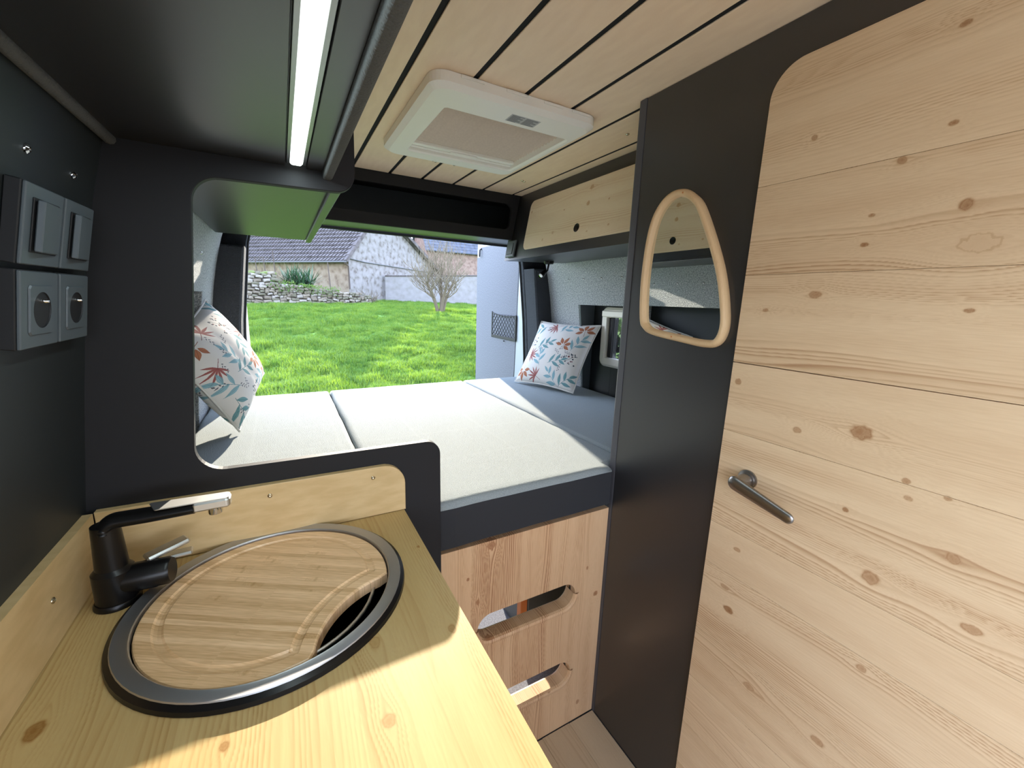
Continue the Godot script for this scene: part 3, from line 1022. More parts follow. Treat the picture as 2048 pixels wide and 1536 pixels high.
func bed() -> void:
	var y1 := 0.894
	pad("mattress", "grey mattress section nearest the side wall with the tall leaning cushion", wavy([[-0.294, -2.11], [-0.17, -2.215], [0.180, -2.215], [0.176, -0.855], [-0.294, -0.855]], 0.004, 2), 0.7715, y1)
	pad("mattress", "wide grey middle mattress section above the pine step panel", wavy([[0.184, -2.22], [0.917, -2.24], [0.917, -0.878], [0.834, -0.878], [0.834, -0.852], [0.181, -0.848]], 0.005, 3), 0.7715, y1)
	pad("mattress", "grey mattress section beside the window with the small cushion", wavy([[0.921, -2.24], [1.36, -2.24], [1.494, -2.11], [1.494, -0.88], [0.921, -0.88]], 0.004, 4), 0.7715, y1 + 0.001)
	box("bed_base", Vector3(-0.34, 0.757, -2.23), Vector3(1.545, 0.771, -0.876), M.black).set_meta("label", "flat black bed base board under the three mattress sections")
	get_node("bed_base").set_meta("category", "bed base")
	# step panel with two foot slots
	var sp := thing("step_panel", "upright pine panel with two rounded foot slots below the bed", "step panel", Vector3(0.56, 0, -0.86))
	var L := 0.40
	var Rr := 0.728
	var slots := [[0.452, 0.537], [0.172, 0.257]]
	var st := S()
	var z0 := -0.878
	var z1 := -0.856
	var half := func(s: Array, top: bool) -> PackedVector2Array:
		var o := PackedVector2Array()
		var r: float = (s[1] - s[0]) / 2
		var m: float = (s[0] + s[1]) / 2
		for i in 13:
			var a := PI - PI / 2 * i / 12
			o.append(Vector2(L + r + r * cos(a), m + (r * sin(a) if top else -r * sin(a))))
		for i in 13:
			var a := PI / 2 - PI / 2 * i / 12
			o.append(Vector2(Rr - r + r * cos(a), m + (r * sin(a) if top else -r * sin(a))))
		return o
	var m1: float = (slots[0][0] + slots[0][1]) / 2
	var m2: float = (slots[1][0] + slots[1][1]) / 2
	var x0 := 0.2925
	var x1 := 0.8375
	var p := PackedVector2Array([Vector2(x0, 0.7555), Vector2(x0, m1)])
	p.append_array(half.call(slots[0], true))
	p.append_array([Vector2(x1, m1), Vector2(x1, 0.7555)])
	ext(st, p, 2, z0, z1)
	p = PackedVector2Array([Vector2(x0, m1)])
	p.append_array(half.call(slots[0], false))
	p.append_array([Vector2(x1, m1), Vector2(x1, m2)])
	var bt: PackedVector2Array = half.call(slots[1], true)
	bt.reverse()
	p.append_array(bt)
	p.append(Vector2(x0, m2))
	ext(st, p, 2, z0, z1)
	p = PackedVector2Array([Vector2(x0, m2)])
	p.append_array(half.call(slots[1], false))
	p.append_array([Vector2(x1, m2), Vector2(x1, 0.001), Vector2(x0, 0.001)])
	ext(st, p, 2, z0, z1)
	obj("board", st, M.panel_pine, sp)
	for s in slots:
		st = S()
		var r: float = (s[1] - s[0]) / 2
		var path := []
		for i in 9:
			var a := PI + PI / 2 * i / 8
			path.append(Vector3(L + r + (r + 0.001) * cos(a), s[0] + r + (r + 0.001) * sin(a), -0.872))
		for i in 9:
			var a := -PI / 2 + PI / 2 * i / 8
			path.append(Vector3(Rr - r + (r + 0.001) * cos(a), s[0] + r + (r + 0.001) * sin(a), -0.872))
		# rounded tread lining the lower half of the slot
		for q in path.size() - 1:
			var a: Vector3 = path[q]
			var b: Vector3 = path[q + 1]
			var cn := Vector3(clampf(a.x, L + r, Rr - r), s[0] + r, 0)
			var cm := Vector3(clampf(b.x, L + r, Rr - r), s[0] + r, 0)
			var na := (Vector3(cn.x - a.x, cn.y - a.y, 0)).normalized()
			var nb := (Vector3(cm.x - b.x, cm.y - b.y, 0)).normalized()
			var prof := [[-0.012, 0.020], [-0.004, 0.0215], [0.002, 0.019], [0.005, 0.013], [0.005, -0.022], [0.002, -0.028], [-0.006, -0.03], [-0.012, -0.028]]
			for k in prof.size() - 1:
				var u0: Array = prof[k]
				var u1: Array = prof[k + 1]
				quad(st, a + na * u0[0] + Vector3(0, 0, u0[1]), b + nb * u0[0] + Vector3(0, 0, u0[1]), b + nb * u1[0] + Vector3(0, 0, u1[1]), a + na * u1[0] + Vector3(0, 0, u1[1]), na * (u0[0] + u1[0] + 0.012) + Vector3(0, 0, u0[1] + u1[1]))
		obj("tread", st, M.panel_pine, sp)
	# what shows through the slots
	tag(box("wooden_post", Vector3(0.752, 0.0, -1.235), Vector3(0.783, 0.756, -1.205), M.post_wood, null, 0.002), "orange wooden post under the bed seen through the upper slot", "post")
	tag(box("storage_box", Vector3(0.786, 0.0, -1.42), Vector3(1.5, 0.36, -1.205), M.plastic, null, 0.004), "dark grey storage box under the bed seen through the upper slot", "storage box")

func catmull(pts: Array, seg: int) -> PackedVector2Array:
	var out := PackedVector2Array()
	var n := pts.size()
	for i in n:
		var p0 := Vector2(pts[(i + n - 1) % n][0], pts[(i + n - 1) % n][1])
		var p1 := Vector2(pts[i][0], pts[i][1])
		var p2 := Vector2(pts[(i + 1) % n][0], pts[(i + 1) % n][1])
		var p3 := Vector2(pts[(i + 2) % n][0], pts[(i + 2) % n][1])
		for k in seg:
			out.append(p1.cubic_interpolate(p2, p0, p3, float(k) / seg))
	return out

func aisle() -> void:
	var wb := thing("wall_bathroom", "tall black panel wall of the washroom carrying the mirror", "wall", Vector3(0.85, 0, -0.2), "", "structure")
	box("panel", Vector3(0.84, 0.0, -0.8455), Vector3(0.858, 1.879, 0.5), M.black, wb)
	var st := S()
	ext(st, rp([[0.8385, -0.846], [0.8385, -0.8735, 0.008], [0.862, -0.8735], [0.862, -0.846]], 6), 1, 0.0, 1.879)
	obj("corner_profile", st, M.black_edge, wb)
	box("rear_panel", Vector3(0.862, 0.0, -0.864), Vector3(1.549, 1.879, -0.846), M.black, wb)
	box("front_panel", Vector3(0.858, 0.0, 0.482), Vector3(1.549, 1.879, 0.5), M.felt, wb)
	# door of glued pine planks with one rounded corner in view
	var dr := thing("door_1", "pale pine washroom door with horizontal planks and a lever handle", "door", Vector3(0.83, 0, -0.2), "", "structure")
	var ys := [0.02, 0.2, 0.33, 0.47, 0.61, 0.79, 0.892, 1.11, 1.258, 1.435, 1.6, 1.805]
	for i in ys.size() - 1:
		st = S()
		var g0 := 0.0009 if i == 8 else 0.00025   # one joint has opened a little
		var p := [[-0.52, ys[i] + g0], [0.12, ys[i] + 0.00025], [0.12, ys[i + 1] - 0.00025], [-0.52, ys[i + 1] - (0.0009 if i == 7 else 0.00025)]]
		if i == ys.size() - 2:
			p[2] = [0.12, 1.805, 0.055]
			p[3] = [-0.52, 1.805, 0.055]
		ext(st, rp(p, 14), 0, 0.828, 0.8395, 0.0004)
		obj("plank", st, M.door_pine, dr)
	var hd := Node3D.new()
	hd.name = "handle"
	dr.add_child(hd)
	st = S()
	lathe(st, [Vector2(0.0195, 0.0), Vector2(0.0195, 0.004), Vector2(0.0165, 0.005), Vector2(0.0165, 0.009), Vector2(0.0135, 0.010), Vector2(0.0115, 0.03), Vector2(0.0115, 0.045)], aim(Vector3(0.828, 1.020, -0.452), Vector3.LEFT), 32)
	obj("rose", st, M.satin, hd)
	st = S()
	var path := []
	var rad := []
	var a := Vector3(0.783, 1.023, -0.466)
	var b := Vector3(0.786, 0.992, -0.338)
	for i in 33:
		var t := 0.5 - 0.5 * cos(PI * i / 32.0)
		path.append(a.lerp(b, t))
		var r := lerpf(0.0165, 0.0105, pow(t, 0.75))
		if t < 0.13: r *= sqrt(maxf(0.004, 1 - pow(1 - t / 0.13, 2)))
		if t > 0.92: r *= sqrt(maxf(0.004, 1 - pow((t - 0.92) / 0.08, 2)))
		rad.append(r)
	tube(st, path, rad, 24, false, 0.45, Vector3.RIGHT)
	obj("lever", st, M.satin, hd)
	# mirror
	var mr := thing("mirror", "pebble-shaped wall mirror in a rounded pale wooden frame", "mirror", Vector3(0.83, 1.28, -0.67))
	var outl := catmull([[-0.742, 1.628], [-0.775, 1.592], [-0.792, 1.532], [-0.798, 1.43], [-0.79, 1.335], [-0.775, 1.308], [-0.742, 1.295], [-0.66, 1.286], [-0.597, 1.281], [-0.562, 1.288], [-0.546, 1.318], [-0.549, 1.366], [-0.575, 1.458], [-0.632, 1.577], [-0.664, 1.616], [-0.702, 1.635]], 6)
	var lv := [[0.0, 0.0], [-0.0015, 0.006], [0.0, 0.014], [0.003, 0.0185], [0.006, 0.021], [0.0105, 0.0205], [0.0135, 0.0175], [0.0148, 0.013], [0.0155, 0.008], [0.0165, 0.006]]
	st = S()
	st.set_smooth_group(0)
	var prev := outl
	for i in range(1, lv.size()):
		var cur := inset(outl, lv[i][0])
		var n := outl.size()
		for k in n:
			var l := (k + 1) % n
			var e := outl[l] - outl[k]
			var o2 := Vector2(e.y, -e.x).normalized() * (1.0 if area2(outl) > 0 else -1.0)
			var dd := Vector2(lv[i][0] - lv[i - 1][0], lv[i][1] - lv[i - 1][1])
			# profile normal: outward where the profile climbs, inward where it falls
			var hint := Vector3(-dd.x, 0, 0) + Vector3(0, o2.y, o2.x) * dd.y
			quad(st, lift(0, prev[k], 0.84 - lv[i - 1][1]), lift(0, prev[l], 0.84 - lv[i - 1][1]), lift(0, cur[l], 0.84 - lv[i][1]), lift(0, cur[k], 0.84 - lv[i][1]), hint)
		prev = cur
	obj("frame", st, M.ash, mr)
	st = S()
	ext(st, inset(outl, 0.015), 0, 0.8335, 0.839)
	obj("glass", st, M.mirror, mr)
	for q in [[-0.69, 1.624], [-0.678, 1.2965]]:
		st = S()
		lathe(st, [Vector2(0.0022, 0.0), Vector2(0.002, 0.0006), Vector2(0.0001, 0.0006)], aim(Vector3(0.8192, q[1], q[0]), Vector3.LEFT), 10)
		obj("dowel", st, M.post_wood, mr)

func locker(called: String, label: String, right: bool) -> void:
	var o := thing(called, label, "locker", Vector3(1.2 if right else -0.05, 1.569, -1.4), "overhead lockers above the bed")
	var st := S()
	if right:
		ext(st, PackedVector2Array([Vector2(1.02, 1.569), Vector2(1.08, 1.879), Vector2(1.23, 1.879), Vector2(1.345, 1.705), Vector2(1.389, 1.583)]), 2, -1.94, -0.8745, 0.003)
	else:
		ext(st, PackedVector2Array([Vector2(-0.188, 1.575), Vector2(0.117, 1.575), Vector2(0.117, 1.879), Vector2(-0.03, 1.879), Vector2(-0.145, 1.705)]), 2, -1.862, -0.837, 0.002)
	obj("body", st, M.black, o)
	if not right:
		st = S()
		bb(st, Vector3(0.098, 1.566, -1.862), Vector3(0.1185, 1.5755, -0.837), 0.002)
		obj("lip", st, M.black, o)
	shear = 0.1935 if right else 0.0
	var z0 := -1.765 if right else -1.80
	st = S()
	var x0 := 1.0175 if right else 0.1175
	ext(st, rp([[z0, 1.608, 0.03], [-0.885, 1.608, 0.03], [-0.885, 1.832, 0.03], [z0, 1.832, 0.03]], 8), 0, x0, x0 + 0.0023, 0.0008)
	var d := obj("front", st, M.locker_pine, o)
	st = S()
	var kz := -1.364 if right else -1.33
	var dir := Vector3(-1, 0.19, 0) if right else Vector3.RIGHT
	var at := Vector3(1.0175 + 0.1935 * 0.09, 1.659, kz) if right else Vector3(0.1198, 1.655, kz)
	lathe(st, [Vector2(0.0165, 0.0), Vector2(0.0165, 0.0015), Vector2(0.0145, 0.002), Vector2(0.012, 0.0006), Vector2(0.0001, 0.0004)], aim(at, dir), 24)
	obj("finger_pull", st, M.gloss_black, d)
	shear = 0.0

func rear() -> void:
	locker("overhead_locker", "black overhead locker with pale pine front above the window", true)
	locker("overhead_locker", "black overhead locker with pine front, underside seen through the partition cut-out", false)
	# header with shelf niche above the rear doors
	var h := thing("rear_header", "black header above the rear doors with a long rounded niche", "header", Vector3(0.6, 1.668, -1.9))
	var st := S()
	var outer := rp([[0.121, 1.668, 0.001], [1.035, 1.668, 0.001], [1.075, 1.8785, 0.001], [0.121, 1.8785, 0.001]], 6)
	var inner := rp([[0.16, 1.715, 0.03], [1.014, 1.715, 0.03], [1.034, 1.835, 0.03], [0.16, 1.835, 0.03]], 6)
	ring(st, outer, -1.889, inner, -1.889, 2, Vector3.BACK)
	ring(st, outer, -1.905, inner, -1.905, 2, Vector3.FORWARD)
	ring(st, inner, -1.889, inner, -1.905, 2, Vector3(-1, 0, 0), Vector2(0.6, 1.775))
	ring(st, outer, -1.889, outer, -1.905, 2, Vector3(1, 0, 0), Vector2(0.6, 1.775))
	obj("front", st, M.black_matte, h)
	st = S()
	ext(st, PackedVector2Array([Vector2(-1.9055, 1.668), Vector2(-2.235, 1.693), Vector2(-2.235, 1.706), Vector2(-1.9055, 1.684)]), 0, -0.05, 1.25, 0.001)
	obj("shelf", st, M.black, h)
	box("back", Vector3(-0.05, 1.707, -2.215), Vector3(1.25, 1.8885, -2.2), M.black_wall, h)
	st = S()
	tube(st, [Vector3(-0.08, 1.688, -2.245), Vector3(1.28, 1.688, -2.245)], [0.008], 8)
	obj("door_seal", st, M.rubber, h)
	# rear pillars
	for side in [-1, 1]:
		var pts := [[-0.33, -0.02], [-0.2, -0.02], [-0.195, 0.6], [-0.182, 0.9], [-0.157, 1.246], [-0.118, 1.585], [-0.105, 1.64], [-0.075, 1.68], [-0.03, 1.692], [-0.03, 1.8], [-0.33, 1.8]]
		var p := PackedVector2Array()
		for q in pts:
			p.append(Vector2(q[0] if side < 0 else 1.2 - q[0], q[1]))
		st = S()
		ext(st, p, 2, -2.28, -2.252, 0.003)
		var lo := PackedVector2Array()
		for q in [[-0.33, -0.02], [-0.2, -0.02], [-0.195, 0.6], [-0.182, 0.9], [-0.157, 1.246], [-0.12, 1.56], [-0.18, 1.56], [-0.33, 1.56]]:
			lo.append(Vector2(q[0] if side < 0 else 1.2 - q[0], q[1]))
		ext(st, lo, 2, -2.252, -2.121, 0.008)
		var o := obj("trim_1" if side < 0 else "trim_2", st, M.dark_felt)
		tag(o, "dark felt-covered rear pillar behind the tall leaning cushion" if side < 0 else "dark felt-covered rear pillar between grey felt wall and open rear door", "pillar", "", "structure")
		st = S()
		var path := []
		for q in [[-0.199, 0.0], [-0.193, 0.6], [-0.18, 0.9], [-0.155, 1.246], [-0.116, 1.585], [-0.103, 1.64]]:
			path.append(Vector3(q[0] if side < 0 else 1.2 - q[0], q[1], -2.287))
		tube(st, path, [0.007], 8)
		obj("door_seal", st, M.rubber, o)
	# open rear doors
	var d2 := thing("door_2", "white inner face of the open rear door seen edge-on past the cushion", "door", Vector3(-0.16, -0.3, -2.3), "", "structure")
	d2.rotation.y = 0.04
	st = S()
	bb(st, Vector3(-0.045, 0.0, -0.76), Vector3(0.0, 2.1, 0.0), 0.006)
	obj("panel", st, M.white_paint, d2, true)
	st = S()
	bb(st, Vector3(0.0005, 0.35, -0.72), Vector3(0.003, 1.95, -0.12), 0.001)
	obj("trim_panel", st, M.light_felt, d2, true)
	var d3 := thing("door_3", "open rear door with pale grey felt lining and white edge", "door", Vector3(1.375, -0.3, -2.3), "", "structure")
	d3.rotation.y = 0.012
	st = S()
	bb(st, Vector3(0.0, 0.0, -0.745), Vector3(0.045, 2.13, 0.0), 0.006)
	obj("panel", st, M.white_paint, d3, true)
	st = S()
	ext(st, rp([[-0.74, 0.3, 0.02], [-0.15, 0.3, 0.02], [-0.11, 1.3, 0.3], [-0.09, 2.06, 0.05], [-0.69, 2.06, 0.02], [-0.69, 1.99, 0.01], [-0.74, 1.99, 0.01]], 6), 0, -0.004, -0.0005, 0.0012)
	obj("trim_panel", st, M.light_felt, d3, true)
	st = S()
	tube(st, [Vector3(-0.004, 2.05, -0.66), Vector3(-0.02, 2.04, -0.66), Vector3(-0.022, 1.99, -0.66)], [0.006], 8)
	obj("hook", st, M.rubber, d3, true)
	# net pocket on the right-hand door
	var np := thing("net_pocket", "small black net pocket screwed to the pale felt rear door", "net pocket", Vector3(1.366, 1.1, -2.58))
	st = S()
	var zl := -0.185
	var zr := 0.185
	bb(st, Vector3(-0.004, 0.0, zl), Vector3(0.003, 0.022, zr), 0.002)
	bb(st, Vector3(-0.004, 0.02, zl), Vector3(0.003, 0.19, zl + 0.016), 0.002)
	bb(st, Vector3(-0.004, 0.02, zr - 0.016), Vector3(0.003, 0.175, zr), 0.002)
	obj("frame", st, M.rubber, np, true)
	st = S()
	var x := -0.002
	for i in range(-4, 10):
		for s in [-1.0, 1.0]:
			var za := zl + 0.016 + i * 0.042
			var a := Vector2(za, 0.02)
			var b := Vector2(za + 0.16, 0.172)
			if s < 0:
				a = Vector2(-za, 0.02)
				b = Vector2(-za - 0.16, 0.172)
			# clip to the frame
			var t0 := 0.0
			var t1 := 1.0
			var dz := b.x - a.x
			var e0 := (zl + 0.014 - a.x) / dz
			var e1 := (zr - 0.014 - a.x) / dz
			t0 = maxf(t0, minf(e0, e1))
			t1 = minf(t1, maxf(e0, e1))
			if t1 - t0 < 0.05: continue
			var q0 := a.lerp(b, t0)
			var q1 := a.lerp(b, t1)
			tube(st, [Vector3(x, q0.y, q0.x), Vector3(x, q1.y, q1.x)], [0.0017], 5)
	var cord := []
	for i in 9:
		var t := i / 8.0
		cord.append(Vector3(x, lerpf(0.182, 0.17, t) - 0.014 * sin(PI * t), lerpf(zl + 0.01, zr - 0.01, t)))
	tube(st, cord, [0.003], 6)
	obj("net", st, M.rubber, np, true)
	st = S()
	lathe(st, [Vector2(0.005, 0), Vector2(0.004, 0.006), Vector2(0.0001, 0.007)], aim(Vector3(-0.002, -0.012, 0.02), Vector3.LEFT), 10)
	obj("snap", st, M.rubber, np, true)

func pillow(called: String, label: String, corner: Array, m: Material, thick: float) -> void:
	# corner: bottom-left, bottom-right, top-right, top-left as seen from the front
	var c := Vector3.ZERO
	for q in corner: c += (q as Vector3) / 4
	var o := thing(called, label, "cushion", Vector3(c.x, 0.895, c.z), "leaf print cushions on the bed")
	var bl: Vector3 = corner[0]
	var e1: Vector3 = corner[1] - bl
	var e2: Vector3 = corner[3] - bl
	var nn := e1.cross(e2).normalized()
	var n := 28
	var noise := FastNoiseLite.new()
	noise.seed = 3
	noise.frequency = 2.2
	var at := func(u: float, v: float, s: float) -> Vector3:
		var a := u * 2 - 1
		var b := v * 2 - 1
		var uu := 0.5 + a * 0.5 * (1.0 - 0.07 * (1.0 - b * b))
		var vv := 0.5 + b * 0.5 * (1.0 - 0.07 * (1.0 - a * a))
		var t := pow(maxf(0.0, (1.0 - pow(absf(a), 2.6)) * (1.0 - pow(absf(b), 2.6))), 0.55)
		var wr := 0.05 * noise.get_noise_3d(u * 2.0, v * 2.0, s) * t
		return bl + e1 * uu + e2 * vv + nn * s * thick * (t + wr)
	var st := S()
	st.set_smooth_group(0)
	for s in [1.0, -1.0]:
		for i in n:
			for j in n:
				var q := [Vector2(i, j), Vector2(i + 1, j), Vector2(i + 1, j + 1), Vector2(i, j + 1)]
				var order := [0, 2, 1, 0, 3, 2] if s > 0 else [0, 1, 2, 0, 2, 3]
				for k in order:
					var w: Vector2 = q[k] / n
					st.set_uv(Vector2(w.x, 1 - w.y))
					st.add_vertex(at.call(w.x, w.y, s))
	obj("cover", st, m, o)
	st = S()
	var path := []
	for k in 4:
		for i in 16:
			var t := i / 16.0
			var w: Vector2 = [Vector2(t, 0), Vector2(1, t), Vector2(1 - t, 1), Vector2(0, 1 - t)][k]
			path.append(at.call(w.x, w.y, 1.0))
	tube(st, path, [0.0042], 6, true)
	obj("piping", st, M.white_piping, o)

func small() -> void:
	# roof hatch
	var rh := thing("roof_hatch", "cream plastic roof hatch with a closed pleated blind in the plank ceiling", "roof hatch", Vector3(0.575, 1.88, -1.27))
	var o := rp([[0.333, -1.545, 0.04], [0.817, -1.545, 0.04], [0.817, -1.0, 0.04], [0.333, -1.0, 0.04]], 6)
	var i1 := rp([[0.347, -1.531, 0.035], [0.803, -1.531, 0.035], [0.803, -1.014, 0.035], [0.347, -1.014, 0.035]], 6)
	var i2 := rp([[0.398, -1.475, 0.012], [0.79, -1.475, 0.012], [0.79, -1.105, 0.012], [0.398, -1.105, 0.012]], 6)
	var i3 := rp([[0.403, -1.47, 0.01], [0.785, -1.47, 0.01], [0.785, -1.11, 0.01], [0.403, -1.11, 0.01]], 6)
	var st := S()
	st.set_smooth_group(-1)
	ring(st, o, 1.8795, o, 1.858, 1, Vector3(1, 0, 0), Vector2(0.575, -1.27))
	ring(st, o, 1.858, i1, 1.848, 1, Vector3.DOWN)
	ring(st, i1, 1.848, i2, 1.8475, 1, Vector3.DOWN)
	ring(st, i2, 1.8475, i3, 1.852, 1, Vector3.DOWN)
	ring(st, i3, 1.852, i3, 1.8765, 1, Vector3(-1, 0, 0), Vector2(0.575, -1.27))
	obj("frame", st, M.cream, rh)
	st = S()
	var z := -1.105
	var k := 0
	while z > -1.43:
		var za := z - 0.009
		var ya := 1.868 if k % 2 else 1.873
		var yb := 1.873 if k % 2 else 1.868
		quad(st, Vector3(0.402, ya, z), Vector3(0.786, ya, z), Vector3(0.786, yb, za), Vector3(0.402, yb, za), Vector3.DOWN)
		z = za
		k += 1
	obj("blind", st, M.blind, rh)
	box("blind_bar", Vector3(0.404, 1.861, -1.450), Vector3(0.784, 1.874, -1.432), M.cream, rh, 0.002)
	box("screen_bar", Vector3(0.404, 1.859, -1.469), Vector3(0.784, 1.874, -1.455), M.cream, rh, 0.002)
	box("grip", Vector3(0.54, 1.857, -1.449), Vector3(0.64, 1.861, -1.437), M.cream, rh, 0.0015)
	box("backing", Vector3(0.402, 1.8755, -1.471), Vector3(0.786, 1.8795, -1.109), M.dark_void, rh)
	var stk := box("sticker", Vector3(0.563, 1.8474, -1.088), Vector3(0.652, 1.8479, -1.045), M.sticker, rh, 0.0001)
	st = S()
	for c in 2:
		for r in 8:
			var xx := 0.567 + c * 0.043
			bb(st, Vector3(xx, 1.8472, -1.0865 + r * 0.005), Vector3(xx + (0.037 if (r * 7 + c) % 3 else 0.026), 1.84738, -1.0837 + r * 0.005), 0.0)
	obj("print", st, M.sticker_ink, stk)
	# clips along the near rim of the hatch
	for x in [0.43, 0.55, 0.66, 0.75]:
		box("rim_clip", Vector3(x - 0.03, 1.872, -1.0), Vector3(x + 0.03, 1.8785, -0.996), M.cream, rh, 0.001)
	# cushions
	pillow("cushion", "leaf print cushion leaning against the window recess in the far corner", [Vector3(1.176, 0.905, -2.055), Vector3(1.302, 0.905, -1.66), Vector3(1.51, 1.252, -1.72), Vector3(1.384, 1.252, -2.115)], M.print0, 0.062)
	pillow("cushion", "tall leaf print cushion behind the partition, tipped onto one corner", [Vector3(-0.315, 1.205, -1.50), Vector3(-0.155, 0.905, -1.605), Vector3(-0.085, 1.035, -2.0), Vector3(-0.245, 1.335, -1.895)], M.print1, 0.075)
	# reading lamp under the locker
	var rl := thing("reading_lamp", "small black swivel reading lamp under the overhead locker", "lamp", Vector3(1.215, 1.574, -1.815))
	st = S()
	lathe(st, [Vector2(0.0001, 0.0), Vector2(0.026, 0.0), Vector2(0.026, -0.008), Vector2(0.022, -0.014), Vector2(0.0001, -0.014)], Transform3D(Basis(), Vector3(1.215, 1.574, -1.815)), 20)
	obj("base", st, M.gloss_black, rl)
	st = S()
	tube(st, [Vector3(1.215, 1.562, -1.815), Vector3(1.212, 1.53, -1.82), Vector3(1.2, 1.515, -1.825)], [0.005], 8)
	obj("arm", st, M.gloss_black, rl)
	st = S()
	lathe(st, [Vector2(0.0001, -0.03), Vector2(0.011, -0.028), Vector2(0.0145, 0.0), Vector2(0.016, 0.026), Vector2(0.013, 0.027), Vector2(0.012, 0.022)], aim(Vector3(1.19, 1.512, -1.828), Vector3(-0.75, -0.5, 0.35)), 18)
	var hd := obj("head", st, M.gloss_black, rl)
	st = S()
	lathe(st, [Vector2(0.0125, 0.023), Vector2(0.006, 0.0255), Vector2(0.0001, 0.026)], aim(Vector3(1.19, 1.512, -1.828), Vector3(-0.75, -0.5, 0.35)), 18)
	obj("lens", st, M.chrome, hd)
	# rocker switch on the locker end
	var sw := thing("locker_switch", "dark grey rocker switch on the end of the locker rail by the rear opening", "switch", Vector3(1.0175, 1.577, -1.87))
	sw.basis = Basis(Vector3(0, 0, -1), Vector3(0.19, 0.982, 0), Vector3(-0.982, 0.19, 0)).orthonormalized()
	st = S()
	bb(st, Vector3(-0.042, 0.004, 0.0), Vector3(0.042, 0.086, 0.009), 0.003)
	obj("frame", st, M.plastic, sw, true)
	st = S()
	bb(st, Vector3(-0.026, 0.018, 0.0092), Vector3(0.026, 0.072, 0.0125), 0.0015)
	obj("rocker", st, M.plastic, sw, true)
	# side window
	var w := thing("window_1", "cream framed side window with dark tinted pane in the black recess", "window", Vector3(1.55, 1.035, -1.45), "", "structure")
	var fo := rp([[-1.735, 1.035, 0.04], [-1.165, 1.035, 0.04], [-1.165, 1.352, 0.04], [-1.735, 1.352, 0.04]], 8)
	var fi := rp([[-1.722, 1.048, 0.032], [-1.178, 1.048, 0.032], [-1.178, 1.339, 0.032], [-1.722, 1.339, 0.032]], 8)
	var fh := rp([[-1.69, 1.082, 0.004], [-1.21, 1.082, 0.004], [-1.21, 1.3, 0.004], [-1.69, 1.3, 0.004]], 8)
	st = S()
	ring(st, fo, 1.5495, fo, 1.53, 0, Vector3(1, 0, 0), Vector2(-1.45, 1.2))
	ring(st, fo, 1.53, fi, 1.52, 0, Vector3.LEFT)
	ring(st, fi, 1.52, fh, 1.52, 0, Vector3.LEFT)
	ring(st, fh, 1.52, fh, 1.555, 0, Vector3(-1, 0, 0), Vector2(-1.45, 1.2))
	obj("frame", st, M.cream, w)
	box("blind_cassette", Vector3(1.505, 1.302, -1.715), Vector3(1.52, 1.334, -1.185), M.cream, w, 0.004)
	box("sash", Vector3(1.538, 1.085, -1.686), Vector3(1.549, 1.297, -1.66), M.rubber, w, 0.002)
	st = S()
	ext(st, rp([[-1.664, 1.075, 0.05], [-1.236, 1.075, 0.05], [-1.236, 1.315, 0.05], [-1.664, 1.315, 0.05]], 8), 0, 1.560, 1.566)
	obj("pane", st, M.tinted_glass, w)
	st = S()
	bb(st, Vector3(1.545, 1.12, -1.63), Vector3(1.557, 1.15, -1.60), 0.003)
	bb(st, Vector3(1.54, 1.125, -1.625), Vector3(1.546, 1.19, -1.612), 0.002)
	obj("latch", st, M.rubber, w)

# ---------------------------------------------------------------- outdoors
func plaster(called: String, a: Color, b: Color, c: Color, sd: int) -> StandardMaterial3D:
	var m := mat(called, Color.WHITE, 0.95)
	m.albedo_texture = ntex(512, 0.011, FastNoiseLite.TYPE_SIMPLEX, [[0.1, 0.33, 0.55, 0.85], [c, b, a, a.lightened(0.05)]], sd, 8)
	triplanar(m, 0.35)
	return m

